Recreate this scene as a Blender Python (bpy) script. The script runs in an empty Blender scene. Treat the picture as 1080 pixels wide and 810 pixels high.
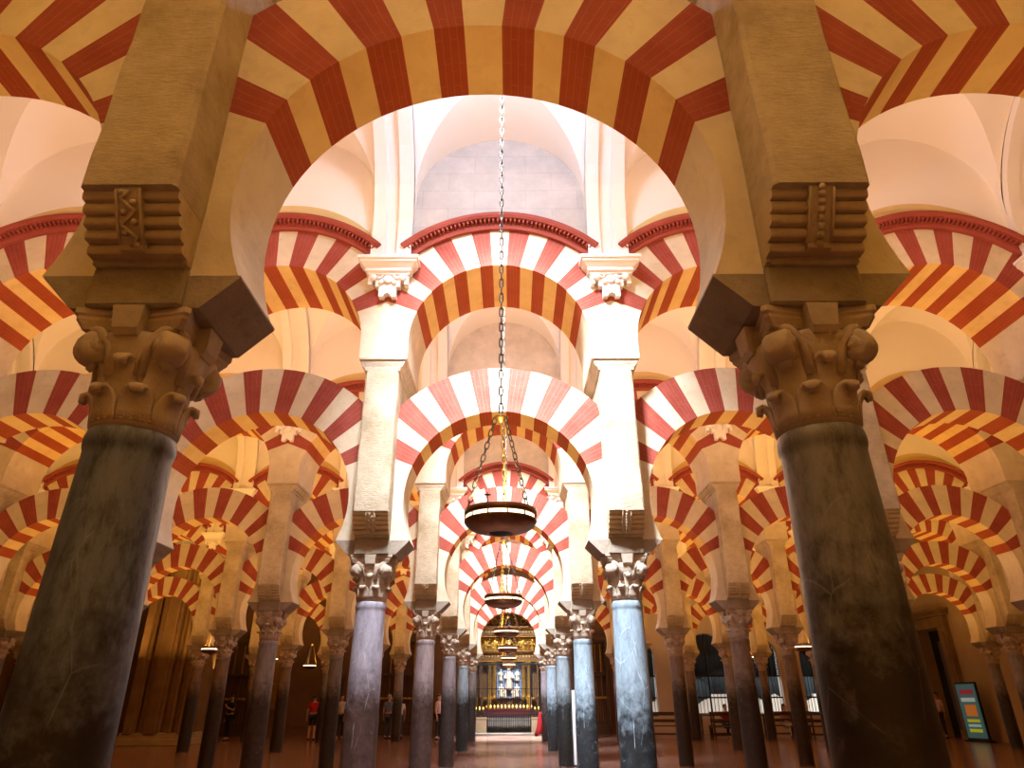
import bpy, math, random
from math import sin, cos, pi, sqrt, radians as R, asin, acos, atan2, tan
from mathutils import Vector, Matrix
random.seed(7)
sc = bpy.context.scene
COL = sc.collection

# ------------------------------------------------------------------ measures of the hall (metres)
A = 1.5                     # half the spacing of the columns in an arcade
D0, L = 2.7106, 5.4516      # first arcade, distance between arcades
ZN, ZCAP, ZIMP = 2.535, 3.05, 3.22
TL, TU = 0.467, 1.09        # thickness of lower / upper arches
ZL, RIL, ROL = 3.705, 1.168, 1.79
ZU, RIU, ROU = 5.745, 1.19, 1.785
PIERTOP = 5.5
PHW = 0.208                 # half width of a pier
SPR, BAR = 7.35, (L - TU) / 2   # vault springing and barrel radius
LUN_Z, LUN_R = 8.02, 1.22
def RY(k): return D0 + L * k
CAMX, CAMZ, PITCH, FPX = 0.1506, 1.5091, 0.4421, 702.77
YAW, ROLL = -0.0016, -0.0042
def px(X, Y, Z):
    x, y, z = X - CAMX, Y, Z - CAMZ
    x, y = x * cos(YAW) - y * sin(YAW), x * sin(YAW) + y * cos(YAW)
    d = y * cos(PITCH) + z * sin(PITCH); u = -y * sin(PITCH) + z * cos(PITCH)
    if d < .05: return None
    return 540 + FPX * x / d, 405 - FPX * u / d
def in_view(x0, x1, y0, y1, z0, z1, m=40):
    """could a box show in the frame?"""
    P = [px(x, y, z) for x in (x0, x1) for y in (y0, y1) for z in (z0, z1)]
    P = [p for p in P if p]
    if not P: return False
    return max(p[0] for p in P) > -m and min(p[0] for p in P) < 1080 + m and max(p[1] for p in P) > -m and min(p[1] for p in P) < 810 + m

# ------------------------------------------------------------------ materials
def new_mat(name):
    m = bpy.data.materials.new(name); m.use_nodes = True
    nt = m.node_tree; b = nt.nodes['Principled BSDF']
    return m, nt, b
def node(nt, t, **kw):
    n = nt.nodes.new(t)
    for k, v in kw.items():
        if k.startswith('i_'): n.inputs[k[2:].replace('_', ' ')].default_value = v
        else: setattr(n, k, v)
    return n
def ramp(nt, fac, stops):
    r = nt.nodes.new('ShaderNodeValToRGB'); nt.links.new(fac, r.inputs[0])
    e = r.color_ramp.elements
    while len(e) < len(stops): e.new(.5)
    for el, (p, c) in zip(e, stops): el.position = p; el.color = (*c, 1) if len(c) == 3 else c
    return r.outputs[0]
def mixc(nt, fac, a, b, mode='MIX'):
    m = nt.nodes.new('ShaderNodeMix'); m.data_type = 'RGBA'; m.blend_type = mode
    for s, v in ((m.inputs[0], fac), (m.inputs[6], a), (m.inputs[7], b)):
        if hasattr(v, 'links') or hasattr(v, 'is_output'): nt.links.new(v, s)
        else: s.default_value = v if isinstance(v, float) else (*v, 1) if len(v) == 3 else v
    return m.outputs[2]
def coords(nt, kind='Object', scale=(1, 1, 1)):
    tc = nt.nodes.new('ShaderNodeTexCoord'); mp = nt.nodes.new('ShaderNodeMapping')
    mp.inputs['Scale'].default_value = scale
    nt.links.new(tc.outputs[kind], mp.inputs[0]); return mp.outputs[0]
def noise(nt, vec, scale, detail=5, rough=.6):
    n = nt.nodes.new('ShaderNodeTexNoise'); n.inputs['Scale'].default_value = scale
    n.inputs['Detail'].default_value = detail; n.inputs['Roughness'].default_value = rough
    nt.links.new(vec, n.inputs['Vector']); return n.outputs['Fac']
def bump(nt, b, h, strength=.3, dist=.01):
    n = nt.nodes.new('ShaderNodeBump'); n.inputs['Strength'].default_value = strength
    n.inputs['Distance'].default_value = dist
    nt.links.new(h, n.inputs['Height']); nt.links.new(n.outputs[0], b.inputs['Normal'])
def stone(name, c1, c2, rough=.85, sc1=2.2, bmp=.35, stain=None, stain_amt=.4):
    """plain stone or plaster: two tones, blotches of stain, a grainy surface"""
    m, nt, b = new_mat(name)
    v = coords(nt)
    col = ramp(nt, noise(nt, v, sc1, 6), [(.3, c1), (.72, c2)])
    if stain:
        f = ramp(nt, noise(nt, v, sc1 * 2.6, 8, .7), [(.52, (0, 0, 0)), (.75, (stain_amt,) * 3)])
        col = mixc(nt, f, col, stain)
    nt.links.new(col, b.inputs['Base Color']); b.inputs['Roughness'].default_value = rough
    b.inputs['Specular IOR Level'].default_value = .25
    bump(nt, b, noise(nt, v, 34, 6, .7), bmp, .012)
    return m
def brick_red(name, c1, c2, mortar, amt=.2):
    m, nt, b = new_mat(name)
    v = coords(nt, 'UV'); vo = coords(nt)
    br = node(nt, 'ShaderNodeTexBrick', i_Scale=1.0, i_Mortar_Size=.0022, i_Brick_Width=.31, i_Row_Height=.043)
    br.inputs['Color1'].default_value = (*c1, 1); br.inputs['Color2'].default_value = (*[x * 1.12 for x in c1], 1)
    br.inputs['Mortar'].default_value = (*mortar, 1)
    nt.links.new(v, br.inputs['Vector'])
    f = ramp(nt, noise(nt, vo, 2.6, 7, .65), [(.35, (0, 0, 0)), (.7, (1, 1, 1))])
    plain = mixc(nt, f, c1, c2)
    col = mixc(nt, amt, plain, br.outputs['Color'])
    nt.links.new(col, b.inputs['Base Color']); b.inputs['Roughness'].default_value = .85
    b.inputs['Specular IOR Level'].default_value = .2
    bump(nt, b, noise(nt, vo, 40, 6, .7), .3, .01)
    return m
def simple(name, c, rough=.6, metal=0, emit=None, es=0, c2=None, scale=6):
    m, nt, b = new_mat(name)
    if c2:
        nt.links.new(ramp(nt, noise(nt, coords(nt), scale, 5), [(.35, c), (.68, c2)]), b.inputs['Base Color'])
    else: b.inputs['Base Color'].default_value = (*c, 1)
    b.inputs['Roughness'].default_value = rough; b.inputs['Metallic'].default_value = metal
    if emit: b.inputs['Emission Color'].default_value = (*emit, 1); b.inputs['Emission Strength'].default_value = es
    return m
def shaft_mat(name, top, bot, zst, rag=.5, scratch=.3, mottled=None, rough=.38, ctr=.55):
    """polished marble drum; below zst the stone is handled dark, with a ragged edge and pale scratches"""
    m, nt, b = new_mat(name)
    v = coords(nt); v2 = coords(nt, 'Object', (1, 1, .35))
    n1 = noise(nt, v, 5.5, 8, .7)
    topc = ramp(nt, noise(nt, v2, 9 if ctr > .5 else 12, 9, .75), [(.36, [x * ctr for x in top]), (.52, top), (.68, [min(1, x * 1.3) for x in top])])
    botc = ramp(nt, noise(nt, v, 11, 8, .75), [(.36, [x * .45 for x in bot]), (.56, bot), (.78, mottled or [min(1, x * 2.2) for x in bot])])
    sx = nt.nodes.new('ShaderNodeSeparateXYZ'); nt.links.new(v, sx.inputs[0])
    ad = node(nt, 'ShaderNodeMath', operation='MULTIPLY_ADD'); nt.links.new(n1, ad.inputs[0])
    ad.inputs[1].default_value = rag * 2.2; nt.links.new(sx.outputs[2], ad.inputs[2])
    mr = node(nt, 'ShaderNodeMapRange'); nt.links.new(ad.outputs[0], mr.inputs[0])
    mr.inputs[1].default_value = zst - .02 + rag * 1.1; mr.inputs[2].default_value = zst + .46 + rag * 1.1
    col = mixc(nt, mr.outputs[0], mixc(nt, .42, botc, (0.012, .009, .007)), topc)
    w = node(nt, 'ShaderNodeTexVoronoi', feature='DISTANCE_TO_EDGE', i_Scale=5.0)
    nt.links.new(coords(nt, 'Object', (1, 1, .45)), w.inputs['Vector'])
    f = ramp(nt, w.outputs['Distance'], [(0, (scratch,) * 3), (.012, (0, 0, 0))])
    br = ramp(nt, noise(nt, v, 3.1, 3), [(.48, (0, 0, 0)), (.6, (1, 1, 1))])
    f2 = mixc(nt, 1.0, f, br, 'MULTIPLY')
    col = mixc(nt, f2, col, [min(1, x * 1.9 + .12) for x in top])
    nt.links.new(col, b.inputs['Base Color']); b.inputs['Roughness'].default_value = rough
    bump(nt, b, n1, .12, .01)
    return m

M = {}
M['pale'] = stone('pale_voussoir', (.58, .48, .33), (.73, .63, .47), stain=(.38, .28, .16))
M['red'] = brick_red('red_voussoir', (.27, .048, .032), (.38, .090, .064), (.46, .27, .17))
M['pale_soffit_lamplit'] = stone('ochre_lamplight_soffit', (.72, .48, .17), (.84, .61, .25), stain=(.48, .30, .10))  # pale voussoir stone with golden lamplight put into its colour
M['red_soffit_lamplit'] = brick_red('red_soffit_lamplit', (.32, .056, .014), (.41, .085, .024), (.52, .27, .09), .25)  # red voussoirs recoloured orange, as lamplight would tint them
m, nt, b = new_mat('pier_stone'); v = coords(nt); vh = coords(nt, 'Object', (1, 1, 3.2))
col = ramp(nt, noise(nt, v, 2.6, 8, .7), [(.32, (.42, .33, .21)), (.52, (.58, .48, .34)), (.72, (.71, .61, .46))])
col = mixc(nt, ramp(nt, noise(nt, vh, 9, 9, .75), [(.5, (0, 0, 0)), (.68, (.38,) * 3)]), col, (.33, .25, .15))
col = mixc(nt, ramp(nt, noise(nt, vh, 14, 6, .7), [(.62, (0, 0, 0)), (.74, (.3,) * 3)]), col, (.78, .72, .60))
nt.links.new(col, b.inputs['Base Color']); b.inputs['Roughness'].default_value = .9; b.inputs['Specular IOR Level'].default_value = .2
bump(nt, b, noise(nt, vh, 16, 9, .75), .8, .03); M['pier'] = m
M['impost'] = stone('impost_stone', (.26, .21, .155), (.40, .33, .26), sc1=3.5, bmp=.8, stain=(.16, .12, .08), stain_amt=.6)
M['carved'] = stone('carved_stone', (.46, .37, .28), (.60, .50, .39), sc1=5, bmp=.5, stain=(.28, .21, .14))
M['modillion'] = stone('modillion_stone', (.46, .36, .23), (.58, .47, .32), sc1=5, bmp=.5, stain=(.28, .2, .11))
M['plaster'] = stone('white_plaster', (.80, .74, .68), (.84, .78, .72), rough=.9, sc1=.7, bmp=.08)
M['cornice'] = stone('red_cornice', (.27, .052, .034), (.36, .08, .056), bmp=.2)
M['lamplit_band'] = stone('ochre_lamplit_band', (.62, .46, .20), (.70, .52, .24), bmp=.2)  # golden lamplight painted on cornice tops and lunette crescents
def lunette_mat(name, c1, c2, mort, amt):
    m, nt, b = new_mat(name); v = coords(nt, 'UV'); vo = coords(nt)
    br = node(nt, 'ShaderNodeTexBrick', i_Scale=1.0, i_Mortar_Size=.006, i_Brick_Width=.75, i_Row_Height=.33)
    br.inputs['Color1'].default_value = (*c1, 1); br.inputs['Color2'].default_value = (*c2, 1); br.inputs['Mortar'].default_value = (*mort, 1)
    nt.links.new(v, br.inputs['Vector'])
    pl = ramp(nt, noise(nt, vo, 3.0, 8, .7), [(.3, [x * .8 for x in c1]), (.5, c1), (.7, [min(1, x * 1.15) for x in c2])])
    nt.links.new(mixc(nt, amt, pl, br.outputs['Color']), b.inputs['Base Color']); b.inputs['Roughness'].default_value = .9
    bump(nt, b, noise(nt, vo, 20, 6, .7), .3, .01)
    return m
M['lunette_stone'] = lunette_mat('lunette_blocks', (.50, .445, .40), (.58, .51, .46), (.40, .35, .31), .5)
M['lunette_beige'] = lunette_mat('lunette_beige', (.66, .54, .40), (.70, .58, .44), (.6, .48, .35), .25)
M['bronze'] = simple('bronze', (.20, .11, .065), .32, .85, c2=(.34, .19, .11))
M['brass'] = simple('brass', (.55, .38, .12), .35, .9)
M['chain'] = simple('chain_iron', (.10, .09, .08), .5, .7)
M['glow'] = simple('lamp_glass', (.9, .8, .6), .4, 0, (1, .80, .48), 3.2)
M['iron'] = simple('black_iron', (.02, .018, .017), .55, .4)
M['gold'] = simple('gilding', (.60, .36, .07), .42, .75, c2=(.30, .16, .03), scale=18)
M['darkwood'] = simple('dark_wood', (.045, .022, .012), .5, 0, c2=(.09, .042, .02), scale=9)
M['altarwood'] = simple('altar_wood', (.09, .042, .016), .5, .1, c2=(.17, .085, .03), scale=14)
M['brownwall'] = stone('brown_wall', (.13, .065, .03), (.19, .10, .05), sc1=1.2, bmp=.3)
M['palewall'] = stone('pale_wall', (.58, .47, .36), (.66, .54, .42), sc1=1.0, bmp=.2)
M['doorstone'] = stone('door_stone', (.18, .105, .05), (.25, .155, .075), sc1=2, bmp=.3)
M['bluepaint'] = simple('painted_blue', (.10, .16, .30), .6, 0, c2=(.22, .28, .40), scale=5)
M['ivory'] = simple('ivory_figure', (.80, .72, .58), .5, 0, c2=(.62, .48, .28), scale=14)
M['redcloth'] = simple('red_cloth', (.62, .03, .04), .8)
M['altarcloth'] = simple('altar_cloth', (.16, .012, .02), .8)
M['candle'] = simple('candle_flame', (1, .8, .3), .5, 0, (1, .62, .12), 3.0)
M['greystone'] = stone('grey_stone', (.26, .23, .19), (.36, .32, .27), sc1=3)
M['beigestone'] = stone('beige_stone', (.38, .28, .17), (.47, .36, .23), sc1=3)
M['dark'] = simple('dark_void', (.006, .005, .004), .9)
# floor: reddish marble slabs, worn glossy
m, nt, b = new_mat('marble_floor'); v = coords(nt)
br = node(nt, 'ShaderNodeTexBrick', i_Scale=1.0, i_Mortar_Size=.006, i_Brick_Width=.9, i_Row_Height=.55)
br.inputs['Color1'].default_value = (.19, .095, .07, 1); br.inputs['Color2'].default_value = (.24, .125, .095, 1); br.inputs['Mortar'].default_value = (.08, .04, .03, 1)
nt.links.new(v, br.inputs['Vector'])
col = mixc(nt, .5, br.outputs['Color'], ramp(nt, noise(nt, v, 1.6, 7, .65), [(.3, (.15, .075, .055)), (.7, (.28, .155, .12))]))
nt.links.new(col, b.inputs['Base Color']); b.inputs['Roughness'].default_value = .2
b.inputs['Specular IOR Level'].default_value = .45
bump(nt, b, noise(nt, v, 7, 5), .1, .01)
M['floor'] = m

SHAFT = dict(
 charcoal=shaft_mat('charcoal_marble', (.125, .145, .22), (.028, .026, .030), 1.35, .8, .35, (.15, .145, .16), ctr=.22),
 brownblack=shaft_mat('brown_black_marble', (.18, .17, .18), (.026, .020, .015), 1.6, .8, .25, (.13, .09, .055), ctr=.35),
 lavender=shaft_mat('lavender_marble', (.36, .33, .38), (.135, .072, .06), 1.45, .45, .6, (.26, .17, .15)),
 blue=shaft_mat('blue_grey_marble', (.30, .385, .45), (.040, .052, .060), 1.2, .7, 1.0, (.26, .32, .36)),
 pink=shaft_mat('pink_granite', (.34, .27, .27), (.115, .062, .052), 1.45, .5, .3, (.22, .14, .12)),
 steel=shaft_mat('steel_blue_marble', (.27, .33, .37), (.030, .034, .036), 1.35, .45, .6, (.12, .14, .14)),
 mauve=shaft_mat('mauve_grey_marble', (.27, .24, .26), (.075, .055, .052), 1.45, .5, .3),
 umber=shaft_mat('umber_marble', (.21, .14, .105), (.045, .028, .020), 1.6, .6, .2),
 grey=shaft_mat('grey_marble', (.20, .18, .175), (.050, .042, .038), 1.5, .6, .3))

# ------------------------------------------------------------------ mesh builder
class MB:
    def __init__(s): s.v, s.f, s.m, s.uv, s.sm = [], [], [], [], []
    def add(s, verts, faces, mat=0, smooth=False, uvs=None, tf=None):
        o = len(s.v)
        s.v += [tuple(tf @ Vector(p)) if tf else tuple(p) for p in verts]
        for i, f in enumerate(faces):
            s.f.append(tuple(o + j for j in f)); s.m.append(mat); s.sm.append(smooth)
            s.uv.append(uvs[i] if uvs else None)
        return s
    def box(s, x0, x1, y0, y1, z0, z1, mat=0, tf=None):
        v = [(x, y, z) for z in (z0, z1) for y in (y0, y1) for x in (x0, x1)]
        return s.add(v, [(0, 2, 3, 1), (4, 5, 7, 6), (0, 1, 5, 4), (2, 6, 7, 3), (0, 4, 6, 2), (1, 3, 7, 5)], mat, tf=tf)
    def bbox(s, x0, x1, y0, y1, z0, z1, bv=.012, mat=0, tf=None):
        """box with chamfered vertical and horizontal edges"""
        b = min(bv, (x1 - x0) / 3, (y1 - y0) / 3, (z1 - z0) / 3)
        P = []
        def loop(ix, z): return [(x0 + ix + b, y0 + ix, z), (x1 - ix - b, y0 + ix, z), (x1 - ix, y0 + ix + b, z), (x1 - ix, y1 - ix - b, z), (x1 - ix - b, y1 - ix, z), (x0 + ix + b, y1 - ix, z), (x0 + ix, y1 - ix - b, z), (x0 + ix, y0 + ix + b, z)]
        return s.loft([loop(b, z0), loop(0, z0 + b), loop(0, z1 - b), loop(b, z1)], mat, True, True, tf=tf)
    def loft(s, loops, mat=0, cap0=False, cap1=False, smooth=False, tf=None, close=True):
        n = len(loops[0]); v = [p for l in loops for p in l]; f = []
        for i in range(len(loops) - 1):
            for j in range(n if close else n - 1):
                k = (j + 1) % n
                f.append((i * n + j, i * n + k, (i + 1) * n + k, (i + 1) * n + j))
        if cap0: f.append(tuple(range(n - 1, -1, -1)))
        if cap1: f.append(tuple((len(loops) - 1) * n + j for j in range(n)))
        return s.add(v, f, mat, smooth, tf=tf)
    def lathe(s, prof, n=24, mat=0, smooth=True, tf=None, cap0=False, cap1=False):
        return s.loft([[(r * cos(2 * pi * j / n), r * sin(2 * pi * j / n), z) for j in range(n)] for r, z in prof], mat, cap0, cap1, smooth, tf)
    def prism(s, poly, y0, y1, mat=0, tf=None):
        """polygon in XZ (counter-clockwise seen from -Y) pushed along Y"""
        return s.loft([[(x, y0, z) for x, z in poly], [(x, y1, z) for x, z in poly]], mat, True, True, tf=tf)
    def tube(s, pts, r, n=8, mat=0, smooth=True, tf=None, flat=1, caps=True):
        """round or flattened tube along points; r is a number or one per point"""
        pts = [Vector(p) for p in pts]; loops = []
        rr = r if isinstance(r, (list, tuple)) else [r] * len(pts)
        side = None
        for i, p in enumerate(pts):
            t = (pts[min(i + 1, len(pts) - 1)] - pts[max(i - 1, 0)]).normalized()
            if side is None:
                side = t.cross(Vector((0, 0, 1)));
                if side.length < 1e-3: side = t.cross(Vector((0, 1, 0)))
            side = (side - t * side.dot(t)).normalized(); up = side.cross(t)
            loops.append([tuple(p + side * (rr[i] * cos(2 * pi * j / n)) + up * (rr[i] * flat * sin(2 * pi * j / n))) for j in range(n)])
        return s.loft(loops, mat, caps, caps, smooth, tf)
    def sphere(s, c, r, n=12, mat=0, tf=None, sx=1, sy=1, sz=1):
        loops = [[(c[0] + sx * r * sin(pi * i / (n // 2 + 1)) * cos(2 * pi * j / n), c[1] + sy * r * sin(pi * i / (n // 2 + 1)) * sin(2 * pi * j / n), c[2] - sz * r * cos(pi * i / (n // 2 + 1))) for j in range(n)] for i in range(1, n // 2 + 1)]
        return s.loft(loops, mat, True, True, True, tf)
    def mesh(s, name, mats):
        me = bpy.data.meshes.new(name); me.from_pydata(s.v, [], s.f)
        for mt in mats: me.materials.append(mt)
        me.polygons.foreach_set('material_index', s.m); me.polygons.foreach_set('use_smooth', s.sm)
        if any(s.uv):
            ul = me.uv_layers.new(name='UVMap'); k = 0
            for f, u in zip(s.f, s.uv):
                for j in range(len(f)):
                    if u: ul.data[k].uv = u[j]
                    k += 1
        me.update(); return me
def recalc(me):
    import bmesh
    b = bmesh.new(); b.from_mesh(me); bmesh.ops.recalc_face_normals(b, faces=b.faces); b.to_mesh(me); b.free(); return me
def link(name, data, parent=None, loc=(0, 0, 0), rz=0):
    o = bpy.data.objects.new(name, data); COL.objects.link(o)
    o.location = loc; o.rotation_euler = (0, 0, rz)
    if parent: o.parent = parent
    return o
def thing(name, label, cat, loc=(0, 0, 0), rz=0, group=None, data=None):
    o = link(name, data, None, loc, rz)
    o['label'] = label; o['category'] = cat; o['kind'] = 'thing'
    if group: o['group'] = group
    return o
def struct(name, data, label=None, loc=(0, 0, 0)):
    o = link(name, data, None, loc); o['kind'] = 'structure'
    if label: o['label'] = label
    return o
def dup(root, loc, label, rz=None):
    r = root.copy(); COL.objects.link(r); r.location = loc; r['label'] = label
    if rz is not None: r.rotation_euler = (0, 0, rz)
    for ch in list(root.children):
        c = ch.copy(); COL.objects.link(c); c.parent = r
        for g in list(ch.children):
            d = g.copy(); COL.objects.link(d); d.parent = c
    return r

# ------------------------------------------------------------------ words for the places in the grid
ROWW = ['front', 'second', 'third', 'fourth', 'fifth', 'last']
NTH = ['', 'first', 'second', 'third', 'fourth', 'fifth', 'sixth', 'seventh']
def side(x): return 'doorway side' if x > 0 else 'brown-pier side'

# ------------------------------------------------------------------ lower and upper arch rings
def ring(zc, rin, T, outer, phis, mats_, bottom):
    """voussoir ring: phis are the joints, mats_ 0 pale / 1 red for each gap; bottom = z where it stands"""
    mb = MB(); y0, y1 = -T / 2, T / 2
    for i in range(len(phis) - 1):
        a, c = phis[i], phis[i + 1]; red = mats_[i]
        ns = max(2, int(abs(c - a) / R(4.2)))
        for k in range(ns):
            p, q = a + (c - a) * k / ns, a + (c - a) * (k + 1) / ns
            P = [(rin * cos(t), zc + rin * sin(t)) for t in (p, q)]
            O = [(outer(t) * cos(t), zc + outer(t) * sin(t)) for t in (p, q)]
            sp, sq = rin * p, rin * q
            ro = (outer(p), outer(q))
            # front, back
            mb.add([(P[0][0], y0, P[0][1]), (O[0][0], y0, O[0][1]), (O[1][0], y0, O[1][1]), (P[1][0], y0, P[1][1])], [(0, 3, 2, 1)][:1], red,
                   uvs=[[(rin, sp), (rin, sq), (ro[1], sq), (ro[0], sp)]])
            mb.add([(P[0][0], y1, P[0][1]), (O[0][0], y1, O[0][1]), (O[1][0], y1, O[1][1]), (P[1][0], y1, P[1][1])], [(0, 1, 2, 3)], red,
                   uvs=[[(rin, sp), (ro[0], sp), (ro[1], sq), (rin, sq)]])
            # soffit, extrados
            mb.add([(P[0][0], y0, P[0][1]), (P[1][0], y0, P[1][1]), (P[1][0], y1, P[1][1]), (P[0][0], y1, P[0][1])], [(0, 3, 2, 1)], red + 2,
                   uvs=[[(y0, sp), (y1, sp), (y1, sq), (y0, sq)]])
            mb.add([(O[0][0], y0, O[0][1]), (O[1][0], y0, O[1][1]), (O[1][0], y1, O[1][1]), (O[0][0], y1, O[0][1])], [(0, 1, 2, 3)], red,
                   uvs=[[(y0, sp), (y0, sq), (y1, sq), (y1, sp)]])
    return mb
def joints(rng, j=.10):
    ph = [R(22) + R(136) * i / 15 for i in range(16)]
    return [p + (rng.uniform(-j, j) * R(8) if 0 < i < 15 else 0) for i, p in enumerate(ph)]
ARM = .5   # springer pieces
def lower_meshes(seed):
    rng = random.Random(seed)
    ph = joints(rng, .09)
    lim = 1.30
    def outer(t):
        c = abs(cos(t)); return min(ROL, lim / c) if c > 1e-6 else ROL
    rg = ring(ZL, RIL, TL, outer, ph, [1 - i % 2 for i in range(15)], ZIMP)
    me = rg.mesh('voussoir_ring', [M['pale'], M['red'], M['pale_soffit_lamplit'], M['red_soffit_lamplit']])
    # springers: pale curved stones from the impost up to the first voussoir
    t0 = asin((ZIMP - ZL) / RIL)
    res = []
    for sgn in (1, -1):
        mb = MB(); n = 10; loops = []
        for i in range(n + 1):
            t = t0 + (ph[0] - t0) * i / n
            zi = ZL + RIL * sin(t); xi = RIL * cos(t)
            to = t0 + (ph[0] - t0) * i / n
            xo = lim; zo = ZL + lim * tan(ph[0]) if i == n else ZIMP + (ZL + lim * tan(ph[0]) - ZIMP) * i / n
            loops.append([(sgn * xi, -TL / 2, zi), (sgn * xo, -TL / 2, zo), (sgn * xo, TL / 2, zo), (sgn * xi, TL / 2, zi)])
        mb.loft(loops, 0, True, True)
        res.append(recalc(mb.mesh('springer', [M['pale']])))
    return me, res
def upper_meshes(seed):
    rng = random.Random(seed + 100)
    ph = joints(rng, .08)
    def outer(t):
        c = abs(cos(t)); return min(ROU, A / c) if c > 1e-6 else ROU
    rg = ring(ZU, RIU, TU, outer, ph, [1 - i % 2 for i in range(15)], PIERTOP)
    me = rg.mesh('voussoir_ring', [M['pale'], M['red'], M['pale_soffit_lamplit'], M['red_soffit_lamplit']])
    res = []
    for sgn in (1, -1):
        mb = MB(); loops = []; n = 8
        loops.append([(sgn * RIU, -TU / 2, PIERTOP), (sgn * A, -TU / 2, PIERTOP), (sgn * A, TU / 2, PIERTOP), (sgn * RIU, TU / 2, PIERTOP)])
        for i in range(n + 1):
            t = ph[0] * i / n
            zo = ZU + A * tan(ph[0]) * i / n
            loops.append([(sgn * RIU * cos(t), -TU / 2, ZU + RIU * sin(t)), (sgn * A, -TU / 2, zo), (sgn * A, TU / 2, zo), (sgn * RIU * cos(t), TU / 2, ZU + RIU * sin(t))])
        mb.loft(loops, 0, True, True)
        res.append(recalc(mb.mesh('springer', [M['pale']])))
    return me, res
LOW = [lower_meshes(s) for s in (1, 2, 3)]
UPP = [upper_meshes(s) for s in (1, 2, 3)]

def lunette_mesh(mat):
    """wall panel above the upper arch ring"""
    mb = MB(); n = 40; top = 9.75
    xs = [-A + 2 * A * i / n for i in range(n + 1)]
    lo = [ZU + sqrt(max(0, ROU ** 2 - x * x)) for x in xs]
    band = [max(l + .001, ZU + .64 + sqrt(1.6 ** 2 - x * x)) if abs(x) < 1.4 else l + .001 for x, l in zip(xs, lo)]  # crescent that plaster bays colour ochre in place of lamplight
    for i in range(n):
        for y, fl in ((-TU / 2, 0), (TU / 2, 1)):
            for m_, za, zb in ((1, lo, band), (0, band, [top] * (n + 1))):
                q = [(xs[i], y, za[i]), (xs[i + 1], y, za[i + 1]), (xs[i + 1], y, zb[i + 1]), (xs[i], y, zb[i])]
                idx = (0, 1, 2, 3) if not fl else (3, 2, 1, 0)
                mb.add(q, [idx], m_, uvs=[[(q[j][0], q[j][2]) for j in idx]])
        mb.add([(xs[i], -TU / 2, lo[i]), (xs[i + 1], -TU / 2, lo[i + 1]), (xs[i + 1], TU / 2, lo[i + 1]), (xs[i], TU / 2, lo[i])], [(3, 2, 1, 0)], 0)
    mb.add([(-A, -TU / 2, top), (A, -TU / 2, top), (A, TU / 2, top), (-A, TU / 2, top)], [(0, 1, 2, 3)], 0)
    return mb.mesh('lunette_wall', [mat, M['lamplit_band'] if mat is M['plaster'] else mat])
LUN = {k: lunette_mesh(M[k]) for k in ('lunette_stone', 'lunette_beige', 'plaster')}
def cornice_mesh():
    """curved red moulding over the upper arch; ochre ledge on top, lamplight put into its colour"""
    mb = MB(); half = 1.28
    prof = [(1.775, 0), (1.775, .05), (1.815, .065), (1.835, .05), (1.855, .055), (1.905, .055), (1.905, .14), (1.94, .16), (1.985, .16), (1.985, 0)]
    n = 36; loops = []
    for i in range(n + 1):
        a = acos(min(1, half / 1.86)) ; t = a + (pi - 2 * a) * i / n
        loops.append([(r * cos(t), -TU / 2 - y, ZU + r * sin(t)) for r, y in prof])
    np_ = len(prof)
    for i in range(n):
        for j in range(np_):
            k = (j + 1) % np_
            mat = 1 if prof[j][0] > 1.98 and prof[k][0] > 1.98 else 0
            mb.add([loops[i][j], loops[i][k], loops[i + 1][k], loops[i + 1][j]], [(0, 1, 2, 3)], mat)
    mb.add(loops[0], [tuple(range(np_))], 0); mb.add(loops[-1], [tuple(range(np_ - 1, -1, -1))], 0)
    return recalc(mb.mesh('cornice', [M['cornice'], M['lamplit_band']]))
def dentil_mesh():
    mb = MB(); nd = 46; half = 1.26; a = acos(half / 1.86)
    for i in range(nd):
        t = a + (pi - 2 * a) * (i + .5) / nd
        w = .011
        tf = Matrix.Translation((0, -TU / 2, ZU)) @ Matrix.Rotation(-(t - pi / 2), 4, 'Y')
        mb.box(-w, w, -.125, -.045, 1.855, 1.905, 0, tf)
    return mb.mesh('dentils', [M['cornice']])
CORN, DENT = cornice_mesh(), dentil_mesh()

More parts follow.
